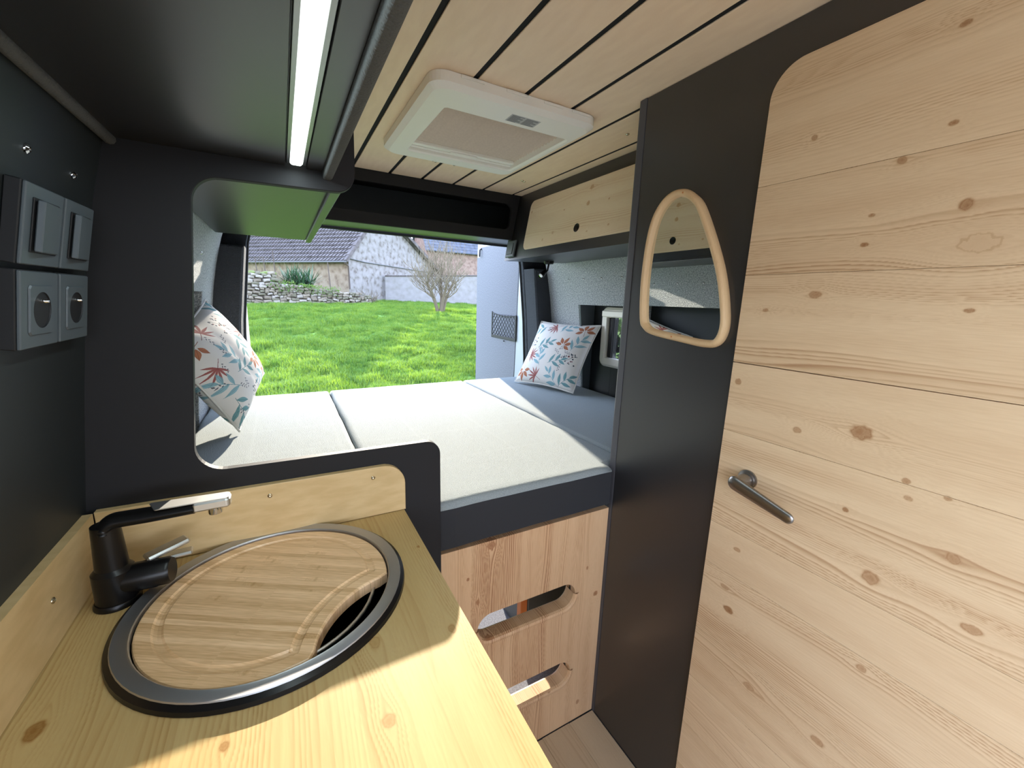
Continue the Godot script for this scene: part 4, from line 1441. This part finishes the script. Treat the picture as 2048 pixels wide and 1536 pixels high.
func outside() -> void:
	plaster("plaster_white", Color(0.505, 0.49, 0.49), Color(0.465, 0.45, 0.44), Color(0.37, 0.34, 0.325), 3)
	plaster("plaster_beige", Color(0.51, 0.455, 0.395), Color(0.48, 0.42, 0.36), Color(0.41, 0.35, 0.295), 6)
	plaster("plaster_plain", Color(0.52, 0.51, 0.515), Color(0.51, 0.5, 0.5), Color(0.48, 0.465, 0.455), 8)
	plaster("plaster_pink", Color(0.53, 0.445, 0.41), Color(0.5, 0.41, 0.38), Color(0.43, 0.36, 0.33), 12)
	plaster("roof_brown", Color(0.36, 0.335, 0.335), Color(0.315, 0.29, 0.29), Color(0.25, 0.225, 0.225), 14)
	plaster("roof_red", Color(0.48, 0.3, 0.25), Color(0.42, 0.26, 0.215), Color(0.35, 0.23, 0.2), 16)
	plaster("roof_slate", Color(0.31, 0.325, 0.37), Color(0.28, 0.295, 0.34), Color(0.235, 0.25, 0.28), 18)
	mat("zinc", Color(0.33, 0.33, 0.34), 0.5)
	mat("stake", Color(0.32, 0.28, 0.26), 0.9)
	mat("moss", Color(0.36, 0.4, 0.2), 1.0)
	for i in 4:
		mat("stone%d" % i, [Color(0.5, 0.465, 0.42), Color(0.43, 0.395, 0.35), Color(0.55, 0.525, 0.5), Color(0.4, 0.385, 0.33)][i], 0.95)
	mat("mortar", Color(0.24, 0.215, 0.185), 1.0)
	var soil := mat("soil", Color.WHITE, 1.0)
	soil.albedo_texture = ntex(512, 0.02, FastNoiseLite.TYPE_SIMPLEX, [[0.25, 0.5, 0.75], [Color(0.3, 0.4, 0.15), Color(0.36, 0.5, 0.18), Color(0.42, 0.56, 0.2)]], 22, 5)
	triplanar(soil, 0.4)
	# ground
	var st := S()
	st.set_smooth_group(0)
	var gx := []
	var gz := []
	var v := -34.0
	while v < 44.0:
		gx.append(v)
		v += 0.5 if v > -5.0 and v < 14.0 else 2.0
	v = 12.0
	while v > -66.0:
		gz.append(v)
		v -= 0.5 if v > -32.0 and v < -2.0 else 2.0
	for i in gx.size() - 1:
		for j in gz.size() - 1:
			var p := func(a: int, b: int) -> Vector3: return Vector3(gx[a], ground_y(gx[a], gz[b]), gz[b])
			quad(st, p.call(i, j), p.call(i + 1, j), p.call(i + 1, j + 1), p.call(i, j + 1), Vector3.UP)
	var g := obj("ground", st, M.soil)
	tag(g, "grassy ground rising from the van to the old barn", "ground", "", "structure")
	var gv := mat("gravel", Color.WHITE, 1.0)
	gv.albedo_texture = ntex(512, 0.1, FastNoiseLite.TYPE_SIMPLEX, [[0.2, 0.8], [Color(0.74, 0.71, 0.65), Color(0.86, 0.83, 0.77)]], 27, 4)
	triplanar(gv, 1.0)
	st = S()
	bb(st, Vector3(-14, -0.9, -1.0), Vector3(16, -0.57, 14.0), 0.02)
	var yd := obj("path", st, gv)
	tag(yd, "pale gravel yard the van stands on, behind the camera", "yard", "", "structure")
	grass()
	barn()
	stone_wall()
	# plastered garden wall right of the barn
	var gw := thing("garden_wall", "smooth pale plastered garden wall behind the bare tree", "wall", Vector3(8, 1.0, -25))
	st = S()
	var a3 := Vector3(5.55, 0, -25.75)
	var b3 := Vector3(16.0, 0, -22.6)
	var dv := (b3 - a3).normalized()
	var nv := Vector3(-dv.z, 0, dv.x) * 0.12
	var top0 := 2.55
	var top1 := 3.05
	var cr := [a3 - nv, b3 - nv, b3 + nv, a3 + nv]
	var hh := [top0, top1, top1, top0]
	var cen := (a3 + b3) / 2 + Vector3(0, 1.5, 0)
	for i in 4:
		var j := (i + 1) % 4
		var q0: Vector3 = cr[i]
		var q1: Vector3 = cr[j]
		quad(st, q0 + Vector3(0, 0.3, 0), q1 + Vector3(0, 0.3, 0), q1 + Vector3(0, hh[j], 0), q0 + Vector3(0, hh[i], 0), (q0 + q1) / 2 + Vector3(0, 1.5, 0) - cen)
	quad(st, cr[0] + Vector3(0, top0, 0), cr[1] + Vector3(0, top1, 0), cr[2] + Vector3(0, top1, 0), cr[3] + Vector3(0, top0, 0), Vector3.UP)
	obj("render", st, M.plaster_plain, gw)
	st = S()
	var kk := 26
	for i in kk:
		var t0 := float(i) / kk
		var t1 := float(i + 1) / kk - 0.002
		var q0 := a3.lerp(b3, t0) + Vector3(0, lerpf(top0, top1, t0), 0)
		var q1 := a3.lerp(b3, t1) + Vector3(0, lerpf(top0, top1, t1), 0)
		var x := (q1 - q0).normalized()
		var xf := Transform3D(Basis(x, Vector3.UP, x.cross(Vector3.UP)), q0)
		bb(st, Vector3(0, 0, -0.17), Vector3(q0.distance_to(q1), 0.07, 0.17), 0.01, xf)
	obj("coping", st, M.roof_brown, gw)
	# houses behind
	house("house", "pinkish house with slate blue roof behind the bare tree", Vector3(12.6, 0.9, -40.0), 12.0, 5.0, 5.2, 8.6, "plaster_pink", "roof_slate")
	house("house", "house with red tiled roof just behind the barn gable", Vector3(6.3, 0.9, -43.0), 5.5, 5.0, 5.0, 9.2, "plaster_pink", "roof_red")
	bare_tree(Vector3(5.92, ground_y(5.92, -17.0) - 0.05, -17.0))
	yucca(Vector3(0.85, 1.02, -22.9))
	weeds()
	shrub("bare_shrub", "grey leafless thicket against the beige barn facade", Vector3(-0.05, 1.0, -23.2), 0.6, 1.7, 90, 31)
	shrub("bare_shrub", "small dry brown shrub at the barn corner above the stone wall end", Vector3(4.15, 0.98, -23.3), 0.4, 0.7, 60, 33)
	hedge()
	for q in [[-0.95, -23.6, 3.0], [-0.62, -24.0, 3.1], [-0.2, -23.0, 3.3], [2.15, -22.9, 2.95]]:
		st = S()
		var gy := ground_y(q[0], q[1]) - 0.1
		tube(st, [Vector3(q[0] + 0.12, gy, q[1]), Vector3(q[0], q[2], q[1])], [0.025, 0.02], 6)
		var lab := ["leaning dark stake at the far end of the barn facade", "second thin stake beside the barn facade end", "thick dark stake left of the green yucca", "dark stake right of the green yucca"]
		tag(obj("stake", st, M.stake), lab[[-0.95, -0.62, -0.2, 2.15].find(q[0])], "stake", "stakes by the barn")

func house(called: String, label: String, at: Vector3, w: float, d: float, eave: float, ridge: float, wm: String, rm: String) -> void:
	var o := thing(called, label, "house", at)
	var st := S()
	ext(st, PackedVector2Array([Vector2(at.z, at.y - 0.5), Vector2(at.z, at.y + eave), Vector2(at.z - d / 2, at.y + ridge - 0.1), Vector2(at.z - d, at.y + eave), Vector2(at.z - d, at.y - 0.5)]), 0, at.x, at.x + w)
	obj("walls", st, M[wm], o)
	for s in 2:
		st = S()
		var n := 12
		for i in n:
			var t0 := float(i) / n
			var t1 := float(i + 1) / n + 0.02
			var z0 := lerpf(at.z + 0.35 if s == 0 else at.z - d - 0.35, at.z - d / 2, t0)
			var z1 := lerpf(at.z + 0.35 if s == 0 else at.z - d - 0.35, at.z - d / 2, t1)
			var y0 := lerpf(at.y + eave - 0.25, at.y + ridge, t0)
			var y1 := lerpf(at.y + eave - 0.25, at.y + ridge, t1)
			var up := Vector3(0, 1, 0.6 if s == 0 else -0.6).normalized()
			quad(st, Vector3(at.x - 0.2, y0 + 0.06, z0), Vector3(at.x + w + 0.2, y0 + 0.06, z0), Vector3(at.x + w + 0.2, y1, z1), Vector3(at.x - 0.2, y1, z1), up)
			quad(st, Vector3(at.x - 0.2, y0 - 0.02, z0), Vector3(at.x + w + 0.2, y0 - 0.02, z0), Vector3(at.x + w + 0.2, y0 + 0.06, z0), Vector3(at.x - 0.2, y0 + 0.06, z0), Vector3(0, 0, 1 if s == 0 else -1))
		obj("roof", st, M[rm], o)

func barn() -> void:
	var C := Vector3(3.29, 0.0, -24.0)
	var b := thing("barn", "old barn with brown tiled roof and peeling pale plaster gable", "barn", C)
	b.basis = Basis(Vector3(0.757, 0, -0.6534), Vector3.UP, Vector3(0.6534, 0, 0.757))
	var D := 11.0
	var prof := PackedVector2Array([Vector2(0, 0.4), Vector2(0, 3.38), Vector2(2.7, 6.25), Vector2(8.7, 3.42), Vector2(8.7, 0.4)])
	var st := S()
	ext(st, prof, 2, -D, -0.05)
	obj("facade", st, M.plaster_beige, b, true)
	st = S()
	ext(st, prof, 2, -0.05, 0.0)
	obj("gable", st, M.plaster_white, b, true)
	# left slope in courses of small tiles
	var e := Vector2(-0.3, 3.12)
	var r := Vector2(2.7, 6.33)
	var n := 14
	var dir := (r - e) / n
	var nrm := Vector2(-dir.y, dir.x).normalized()
	for i in n:
		st = S()
		var p0 := e + dir * i
		var p1 := e + dir * (i + 1.12)
		var tiles := 48
		for k in tiles:
			var z0 := 0.12 - (D + 0.2) * k / tiles
			var z1 := 0.12 - (D + 0.2) * (k + 1) / tiles
			var zm := z0 + (z1 - z0) * 0.25
			var h := 0.055 + 0.008 * sin(k * 12.9 + i * 4.1)
			var f := func(p: Vector2, lift_: float, z: float) -> Vector3: return Vector3(p.x + nrm.x * lift_, p.y + nrm.y * lift_, z)
			var up := Vector3(nrm.x, nrm.y, 0)
			quad(st, f.call(p0, h + 0.03, z0), f.call(p0, h + 0.03, zm), f.call(p1, 0.03, zm), f.call(p1, 0.03, z0), up)
			quad(st, f.call(p0, h, zm), f.call(p0, h, z1), f.call(p1, 0.0, z1), f.call(p1, 0.0, zm), up)
			quad(st, f.call(p0, h + 0.03, zm), f.call(p0, h, zm), f.call(p1, 0.0, zm), f.call(p1, 0.03, zm), Vector3(0, 0, -1))
			quad(st, f.call(p0, -0.02, z0), f.call(p0, -0.02, z1), f.call(p0, h, z1), f.call(p0, h + 0.03, z0), Vector3(-dir.x, -dir.y, 0))
		obj("tile_course", st, M.roof_brown, b, true)
	st = S()
	ext(st, PackedVector2Array([Vector2(2.66, 6.33), Vector2(9.0, 3.34), Vector2(9.0, 3.24), Vector2(2.66, 6.2)]), 2, -D - 0.1, 0.12)
	obj("roof_slope", st, M.roof_brown, b, true)
	# verge tiles along the gable
	for s in 2:
		var a2 := Vector2(-0.32, 3.14) if s == 0 else Vector2(9.0, 3.36)
		var c2 := Vector2(2.7, 6.36)
		for i in 12:
			var q0 := a2.lerp(c2, i / 12.0)
			var q1 := a2.lerp(c2, (i + 1.1) / 12.0)
			var x := Vector3(q1.x - q0.x, q1.y - q0.y, 0)
			var ln := x.length()
			x = x.normalized()
			var y := Vector3(-x.y, x.x, 0)
			if y.y < 0: y = -y
			st = S()
			bb(st, Vector3(0, -0.10, -0.16), Vector3(ln, 0.08 + 0.03 * (i % 2), 0.02), 0.01, Transform3D(Basis(x, y, x.cross(y)), Vector3(q0.x, q0.y, 0.14)))
			obj("verge_tile", st, M.roof_brown, b, true)
	st = S()
	tube(st, [Vector3(-0.36, 3.1, 0.15), Vector3(-0.36, 3.07, -D)], [0.045], 8)
	obj("gutter", st, M.zinc, b, true)
	st = S()
	tube(st, [Vector3(-0.36, 3.05, 0.05), Vector3(-0.08, 2.9, 0.04), Vector3(-0.06, 1.7, 0.05)], [0.04], 8)
	obj("downpipe", st, M.stake, b, true)
	st = S()
	tube(st, [Vector3(0.0, 3.3, 0.05), Vector3(1.2, 3.22, 0.05), Vector3(8.6, 3.16, 0.05)], [0.03], 8)
	obj("gable_pipe", st, M.zinc, b, true)

func stone_wall() -> void:
	var o := thing("stone_wall", "low dry stone wall stepping down in front of the barn", "stone wall", Vector3(1.2, 0.8, -21.2))
	var a := Vector3(-3.2, 0, -19.2)
	var b := Vector3(4.0, 0, -22.45)
	var dv := (b - a).normalized()
	var nv := Vector3(-dv.z, 0, dv.x)
	if nv.z < 0: nv = -nv
	var ln := a.distance_to(b)
	var top := func(t: float) -> float:   # height of the wall above the ground at distance t
		if t < 3.2: return 1.32
		return lerpf(0.86, 0.5, (t - 3.2) / (ln - 3.2))
	var core := S()
	var cuts := [0.0, 3.2, 3.2, ln]
	for s in 2:
		var t0: float = cuts[s * 2]
		var t1: float = cuts[s * 2 + 1]
		var p0 := a + dv * t0
		var p1 := a + dv * t1
		var xf := Transform3D(Basis(dv, Vector3.UP, dv.cross(Vector3.UP)), p0 + Vector3(0, ground_y(p0.x, p0.z) - 0.3, 0))
		bb(core, Vector3(0, 0, -0.2), Vector3(t1 - t0, 0.3 + minf(top.call(t0 + 0.01), top.call(t1 - 0.01)) - 0.06, 0.2), 0.02, xf)
	obj("core", core, M.mortar, o)
	# stones: a few shared shapes
	var shapes := []
	for k in 5:
		var st := S()
		var pts := []
		for i in 8:
			var s := Vector3(-1 if i & 1 else 1, -1 if i & 2 else 1, -1 if i & 4 else 1)
			pts.append(s * Vector3(rng.randf_range(0.36, 0.5), rng.randf_range(0.36, 0.5), rng.randf_range(0.4, 0.5)))
		for f in [[0, 1, 3, 2], [4, 5, 7, 6], [0, 1, 5, 4], [2, 3, 7, 6], [0, 2, 6, 4], [1, 3, 7, 5]]:
			var m: Vector3 = (pts[f[0]] + pts[f[1]] + pts[f[2]] + pts[f[3]]) / 4
			var mm := m * 1.18
			for q in 4:
				tri(st, pts[f[q]], pts[f[(q + 1) % 4]], mm, m)
		st.generate_normals()
		shapes.append(st.commit())
	var count := 0
	var t := 1.35
	var row_y := {}
	var y := 0.02
	while y < 1.3:
		var h := rng.randf_range(0.09, 0.14)
		t = 1.3
		while t < ln - 0.1:
			var w := rng.randf_range(0.13, 0.36)
			if y + h * 0.6 < top.call(t) and count < 298:
				var p := a + dv * (t + w / 2)
				var sm := MeshInstance3D.new()
				sm.mesh = shapes[rng.randi() % 5]
				sm.material_override = M["stone%d" % (rng.randi() % 4)]
				sm.name = "stone"
				o.add_child(sm, true)
				sm.transform = Transform3D(Basis(nv, rng.randf_range(-0.22, 0.22)) * Basis(dv, rng.randf_range(-0.15, 0.15)) * Basis(dv, Vector3.UP, dv.cross(Vector3.UP)) * Basis.from_scale(Vector3(w * rng.randf_range(0.9, 1.1), h * rng.randf_range(0.85, 1.25), 0.3)), p + nv * rng.randf_range(0.10, 0.15) + Vector3(0, ground_y(p.x, p.z) + y + h / 2 + rng.randf_range(-0.03, 0.03), 0) - o.position)
				count += 1
			t += w
		y += h
	# moss cap on the tall part
	var st2 := S()
	st2.set_smooth_group(0)
	for i in 10:
		var p := a + dv * (1.5 + i * 0.19)
		lathe(st2, [Vector2(0.0001, 0.1), Vector2(0.1, 0.085), Vector2(0.19, 0.03), Vector2(0.2, -0.06)], Transform3D(Basis.from_scale(Vector3(1, rng.randf_range(0.6, 1.2), 1)), p + Vector3(0, ground_y(p.x, p.z) + 1.27, 0)), 8)
	obj("moss", st2, M.moss, o)

func blade_mesh(n: int, ln: float, spread: float, sd: int) -> ArrayMesh:
	var r := RandomNumberGenerator.new()
	r.seed = sd
	var st := S()
	for i in n:
		var a := r.randf_range(0, TAU)
		var at := Vector3(r.randf_range(-1, 1), 0, r.randf_range(-1, 1)) * spread
		var l := ln * r.randf_range(0.55, 1.1)
		var lean := r.randf_range(0.15, 0.75)
		var d := Vector3(cos(a), 0, sin(a))
		var s := Vector3(-d.z, 0, d.x) * r.randf_range(0.0035, 0.006)
		var m := at + d * lean * l * 0.25 + Vector3(0, l * 0.6, 0)
		var tp := at + d * lean * l * 0.8 + Vector3(0, l * (1.0 - lean * 0.35), 0)
		quad(st, at - s, at + s, m + s * 0.8, m - s * 0.8, -d + Vector3.UP * 0.3)
		tri(st, m - s * 0.8, m + s * 0.8, tp, -d + Vector3.UP * 0.3)
	st.generate_normals()
	return st.commit()

func grass() -> void:
	for k in 2:
		var m := mat("grass%d" % k, Color.WHITE, 0.7, 0.0, 0.3)
		m.vertex_color_use_as_albedo = true
		m.backlight_enabled = true
		m.backlight = Color(1.0, 0.97, 0.45)
		var mm := MultiMesh.new()
		mm.transform_format = MultiMesh.TRANSFORM_3D
		mm.use_colors = true
		mm.mesh = blade_mesh(20, 0.17 if k else 0.26, 0.085, 50 + k)
		var where := []
		var tries := 60000 if k else 22000
		for i in tries:
			var d := 4.5 + pow(rng.randf(), 1.35) * 22.0
			var x := rng.randf_range(-0.16, 0.56) * d + rng.randf_range(-1.5, 1.5)
			var z := -d
			if Vector2(x, z).distance_to(Vector2(3.29, -24)) < 0.2: continue
			if bumps.get_noise_2d(x * 0.8 + 50, z * 0.8) < (-2.0 if k else 0.0): continue
			if z < -19.6 and x < 4.2 and (z - -21.0) < -(x - 0.0) * 0.45 + 0.2: continue
			where.append(Vector2(x, z))
		mm.instance_count = where.size()
		for i in where.size():
			var p: Vector2 = where[i]
			var s := rng.randf_range(0.6, 1.15) * (0.75 + 0.5 * clampf(bumps.get_noise_2d(p.x * 1.7, p.y * 1.7 + 9), -0.5, 0.9))
			mm.set_instance_transform(i, Transform3D(Basis(Vector3.UP, rng.randf() * TAU).scaled(Vector3.ONE * s), Vector3(p.x, ground_y(p.x, p.y) - 0.01, p.y)))
			var c := Color(0.085, 0.2, 0.055).lerp(Color(0.25, 0.37, 0.085), clampf(rng.randf() * 0.75 + 0.1 + bumps.get_noise_2d(p.x * 1.6, p.y * 1.6 + 30) * 0.3, 0, 1))
			mm.set_instance_color(i, c)
		var o := MultiMeshInstance3D.new()
		o.multimesh = mm
		o.material_override = m
		o.name = "short_grass" if k else "tall_grass"
		add_child(o)
		tag(o, "short lush lawn grass behind the van" if k else "taller tufts of grass scattered over the lawn", "grass", "", "stuff")

func branch(st: SurfaceTool, p: Vector3, d: Vector3, ln: float, r: float, depth: int, rr: RandomNumberGenerator, up: float) -> void:
	var path := [p]
	var q := p
	var n := 4
	var dd := d
	for i in n:
		dd = (dd + Vector3(rr.randf_range(-1, 1), rr.randf_range(-0.6, 1), rr.randf_range(-1, 1)) * 0.2 + Vector3(0, up, 0)).normalized()
		q += dd * ln / n
		path.append(q)
	tube(st, path, [r, r * 0.9, r * 0.8, r * 0.7, r * 0.55], 6 if depth > 2 else 4)
	if depth <= 0: return
	var kids := rr.randi_range(3, 4) if depth > 1 else rr.randi_range(4, 6)
	for k in kids:
		var t := rr.randi_range(2, 4)
		var a := rr.randf_range(0, TAU)
		var side := Vector3(cos(a), rr.randf_range(-0.1, 0.5), sin(a))
		branch(st, path[t], (dd * 0.75 + side * 0.75).normalized(), ln * rr.randf_range(0.5, 0.78), r * 0.55, depth - 1, rr, up)

func bare_tree(at: Vector3) -> void:
	mat("bark", Color(0.4, 0.36, 0.3), 0.95)
	mat("twig", Color(0.45, 0.41, 0.345), 0.95)
	var o := thing("bare_tree", "bushy bare tree with several trunks and pale twigs on the lawn", "tree", at)
	var rr := RandomNumberGenerator.new()
	rr.seed = 8
	var st := S()
	var tips := []
	for k in 5:
		var a := TAU * k / 5 + 0.3
		var d := Vector3(cos(a) * 0.2, 1, sin(a) * 0.2).normalized()
		var path := [at + Vector3(cos(a) * 0.09, 0, sin(a) * 0.09)]
		for i in 4:
			d = (d + Vector3(cos(a), 0, sin(a)) * 0.07 + Vector3(rr.randf_range(-1, 1), 0, rr.randf_range(-1, 1)) * 0.08).normalized()
			path.append(path[-1] + d * 0.33)
		tube(st, path, [0.085, 0.07, 0.06, 0.052, 0.045], 7)
		tips.append([path, d])
	obj("trunk", st, M.bark, o)
	st = S()
	for t in tips:
		for k in 9:
			var i := rr.randi_range(2, 4)
			var a := rr.randf_range(0, TAU)
			branch(st, t[0][i], ((t[1] as Vector3) * 0.7 + Vector3(cos(a), 0.15, sin(a)) * 1.15).normalized(), rr.randf_range(0.5, 0.95), 0.018, 2, rr, 0.05)
		for k in 4:
			var a := rr.randf_range(0, TAU)
			branch(st, t[0][4], Vector3(cos(a) * 0.4, 1, sin(a) * 0.4).normalized(), rr.randf_range(0.9, 1.45), 0.016, 1, rr, 0.2)
	obj("twigs", st, M.twig, o)

func shrub(called: String, label: String, at: Vector3, rad: float, h: float, n: int, sd: int) -> void:
	var o := thing(called, label, "shrub", at)
	var rr := RandomNumberGenerator.new()
	rr.seed = sd
	var st := S()
	for i in n:
		var a := rr.randf_range(0, TAU)
		var q := at + Vector3(cos(a), 0, sin(a)) * rad * rr.randf_range(0, 0.8) - Vector3(0, 0.2, 0)
		branch(st, q, Vector3(cos(a) * 0.4, 1, sin(a) * 0.4).normalized(), h * rr.randf_range(0.5, 0.9), 0.012, 1 if i % 2 else 0, rr, 0.03)
	obj("stems", st, M.bark, o)

func yucca(at: Vector3) -> void:
	mat("yucca_leaf", Color(0.24, 0.36, 0.25), 0.5)
	mat("dry_leaf", Color(0.5, 0.45, 0.38), 0.9)
	var o := thing("yucca", "green spiky yucca clump with pale dry leaves behind the stone wall", "plant", at)
	var rr := RandomNumberGenerator.new()
	rr.seed = 19
	var made := []
	for kind in 2:
		var st := S()
		for i in (260 if kind == 0 else 110):
			var a := rr.randf_range(0, TAU)
			var el := rr.randf_range(0.0, 1.3) if kind == 0 else rr.randf_range(-1.1, -0.3)
			var c := at + Vector3(rr.randf_range(-0.6, 0.6), rr.randf_range(0.6, 0.95) if kind == 0 else 0.7, rr.randf_range(-0.3, 0.3))
			var d := Vector3(cos(a) * cos(el), sin(el), sin(a) * cos(el))
			var s := d.cross(Vector3.UP).normalized() * 0.024
			var l := rr.randf_range(0.8, 1.2)
			var m := c + d * l * 0.5
			var tp := c + d * l - Vector3(0, 0.08 * l, 0)
			var up := s.cross(d)
			quad(st, c - s, c + s, m + s, m - s, up)
			tri(st, m - s, m + s, tp, up)
		obj("leaves" if kind == 0 else "dry_leaves", st, M.yucca_leaf if kind == 0 else M.dry_leaf, o)
	var st2 := S()
	for x in [-0.4, 0.05, 0.45]:
		tube(st2, [at + Vector3(x, -0.2, 0), at + Vector3(x * 1.15, 0.9, 0)], [0.1, 0.08], 7)
	obj("stem", st2, M.bark, o)

func hedge() -> void:
	var m := mat("hedge_leaf", Color(0.14, 0.22, 0.1), 0.8)
	m.backlight_enabled = true
	m.backlight = Color(0.1, 0.16, 0.05)
	var o := thing("hedge", "dark green hedge outside seen through the side window", "hedge", Vector3(5.5, -0.6, -4.0))
	var rr := RandomNumberGenerator.new()
	rr.seed = 77
	var st := S()
	for i in 9000:
		var c := Vector3(rr.randf_range(4.9, 6.2), 0, rr.randf_range(-9.0, 1.5))
		c.y = ground_y(c.x, c.z) + rr.randf_range(0.0, 2.4)
		var a := Vector3(rr.randf_range(-1, 1), rr.randf_range(-1, 1), rr.randf_range(-1, 1)).normalized() * 0.09
		var b := a.cross(Vector3(rr.randf_range(-1, 1), 0.7, rr.randf_range(-1, 1))).normalized() * 0.045
		quad(st, c - a, c + b, c + a, c - b, Vector3.LEFT)
	obj("foliage", st, m, o)
	st = S()
	for i in 12:
		var z := -8.6 + i * 0.85
		tube(st, [Vector3(5.5, ground_y(5.5, z) - 0.1, z), Vector3(5.5, ground_y(5.5, z) + 1.9, z + 0.1)], [0.05, 0.02], 6)
	obj("stems", st, M.bark, o)

func weeds() -> void:
	var m := mat("weed_leaf", Color(0.27, 0.36, 0.17), 0.8)
	m.backlight_enabled = true
	m.backlight = Color(0.4, 0.5, 0.2)
	var o := thing("wall_weeds", "green weeds trailing over the low stone wall below the yucca", "weeds", Vector3(0.9, 1.3, -21.0))
	var rr := RandomNumberGenerator.new()
	rr.seed = 91
	var st := S()
	var a := Vector3(-3.2, 0, -19.2)
	var dv := (Vector3(4.0, 0, -22.45) - a).normalized()
	for i in 700:
		var t := rr.randf_range(3.1, 6.2)
		var c := a + dv * t + Vector3(rr.randf_range(-0.1, 0.1), 0, rr.randf_range(-0.05, 0.42))
		c.y = ground_y(c.x, c.z) + lerpf(0.86, 0.5, (t - 3.2) / 4.7) + rr.randf_range(-0.28, 0.14)
		var d := Vector3(rr.randf_range(-1, 1), rr.randf_range(-0.3, 1), rr.randf_range(-0.4, 1)).normalized() * rr.randf_range(0.06, 0.14)
		var s := d.cross(Vector3(rr.randf_range(-1, 1), 1, rr.randf_range(-1, 1))).normalized() * 0.018
		quad(st, c - s, c + s, c + d * 0.6 + s, c + d * 0.6 - s, Vector3.BACK)
		tri(st, c + d * 0.6 - s, c + d * 0.6 + s, c + d, Vector3.BACK)
	obj("leaves", st, m, o)

# the bamboo strips run at an angle to the van: the board's mesh is laid out along its strips, then turned into place
func board_turned(st: SurfaceTool, c: Vector3) -> MeshInstance3D:
	var turn := 0.546
	st.generate_normals()
	var arr := st.commit_to_arrays()
	var v: PackedVector3Array = arr[Mesh.ARRAY_VERTEX]
	var nn: PackedVector3Array = arr[Mesh.ARRAY_NORMAL]
	var uv: PackedVector2Array = arr[Mesh.ARRAY_TEX_UV]
	var back := Basis(Vector3.UP, turn)
	for i in v.size():
		v[i] = back * (v[i] - c)
		nn[i] = back * nn[i]
		uv[i] = Vector2(v[i].x, v[i].z)
	arr[Mesh.ARRAY_VERTEX] = v
	arr[Mesh.ARRAY_NORMAL] = nn
	arr[Mesh.ARRAY_TEX_UV] = uv
	arr[Mesh.ARRAY_TANGENT] = null
	var m := ArrayMesh.new()
	m.add_surface_from_arrays(Mesh.PRIMITIVE_TRIANGLES, arr)
	var o := MeshInstance3D.new()
	o.mesh = m
	o.material_override = M.bamboo
	o.name = numbered("cutting_board")
	add_child(o)
	o.position = c
	o.basis = back.inverse()
	return o
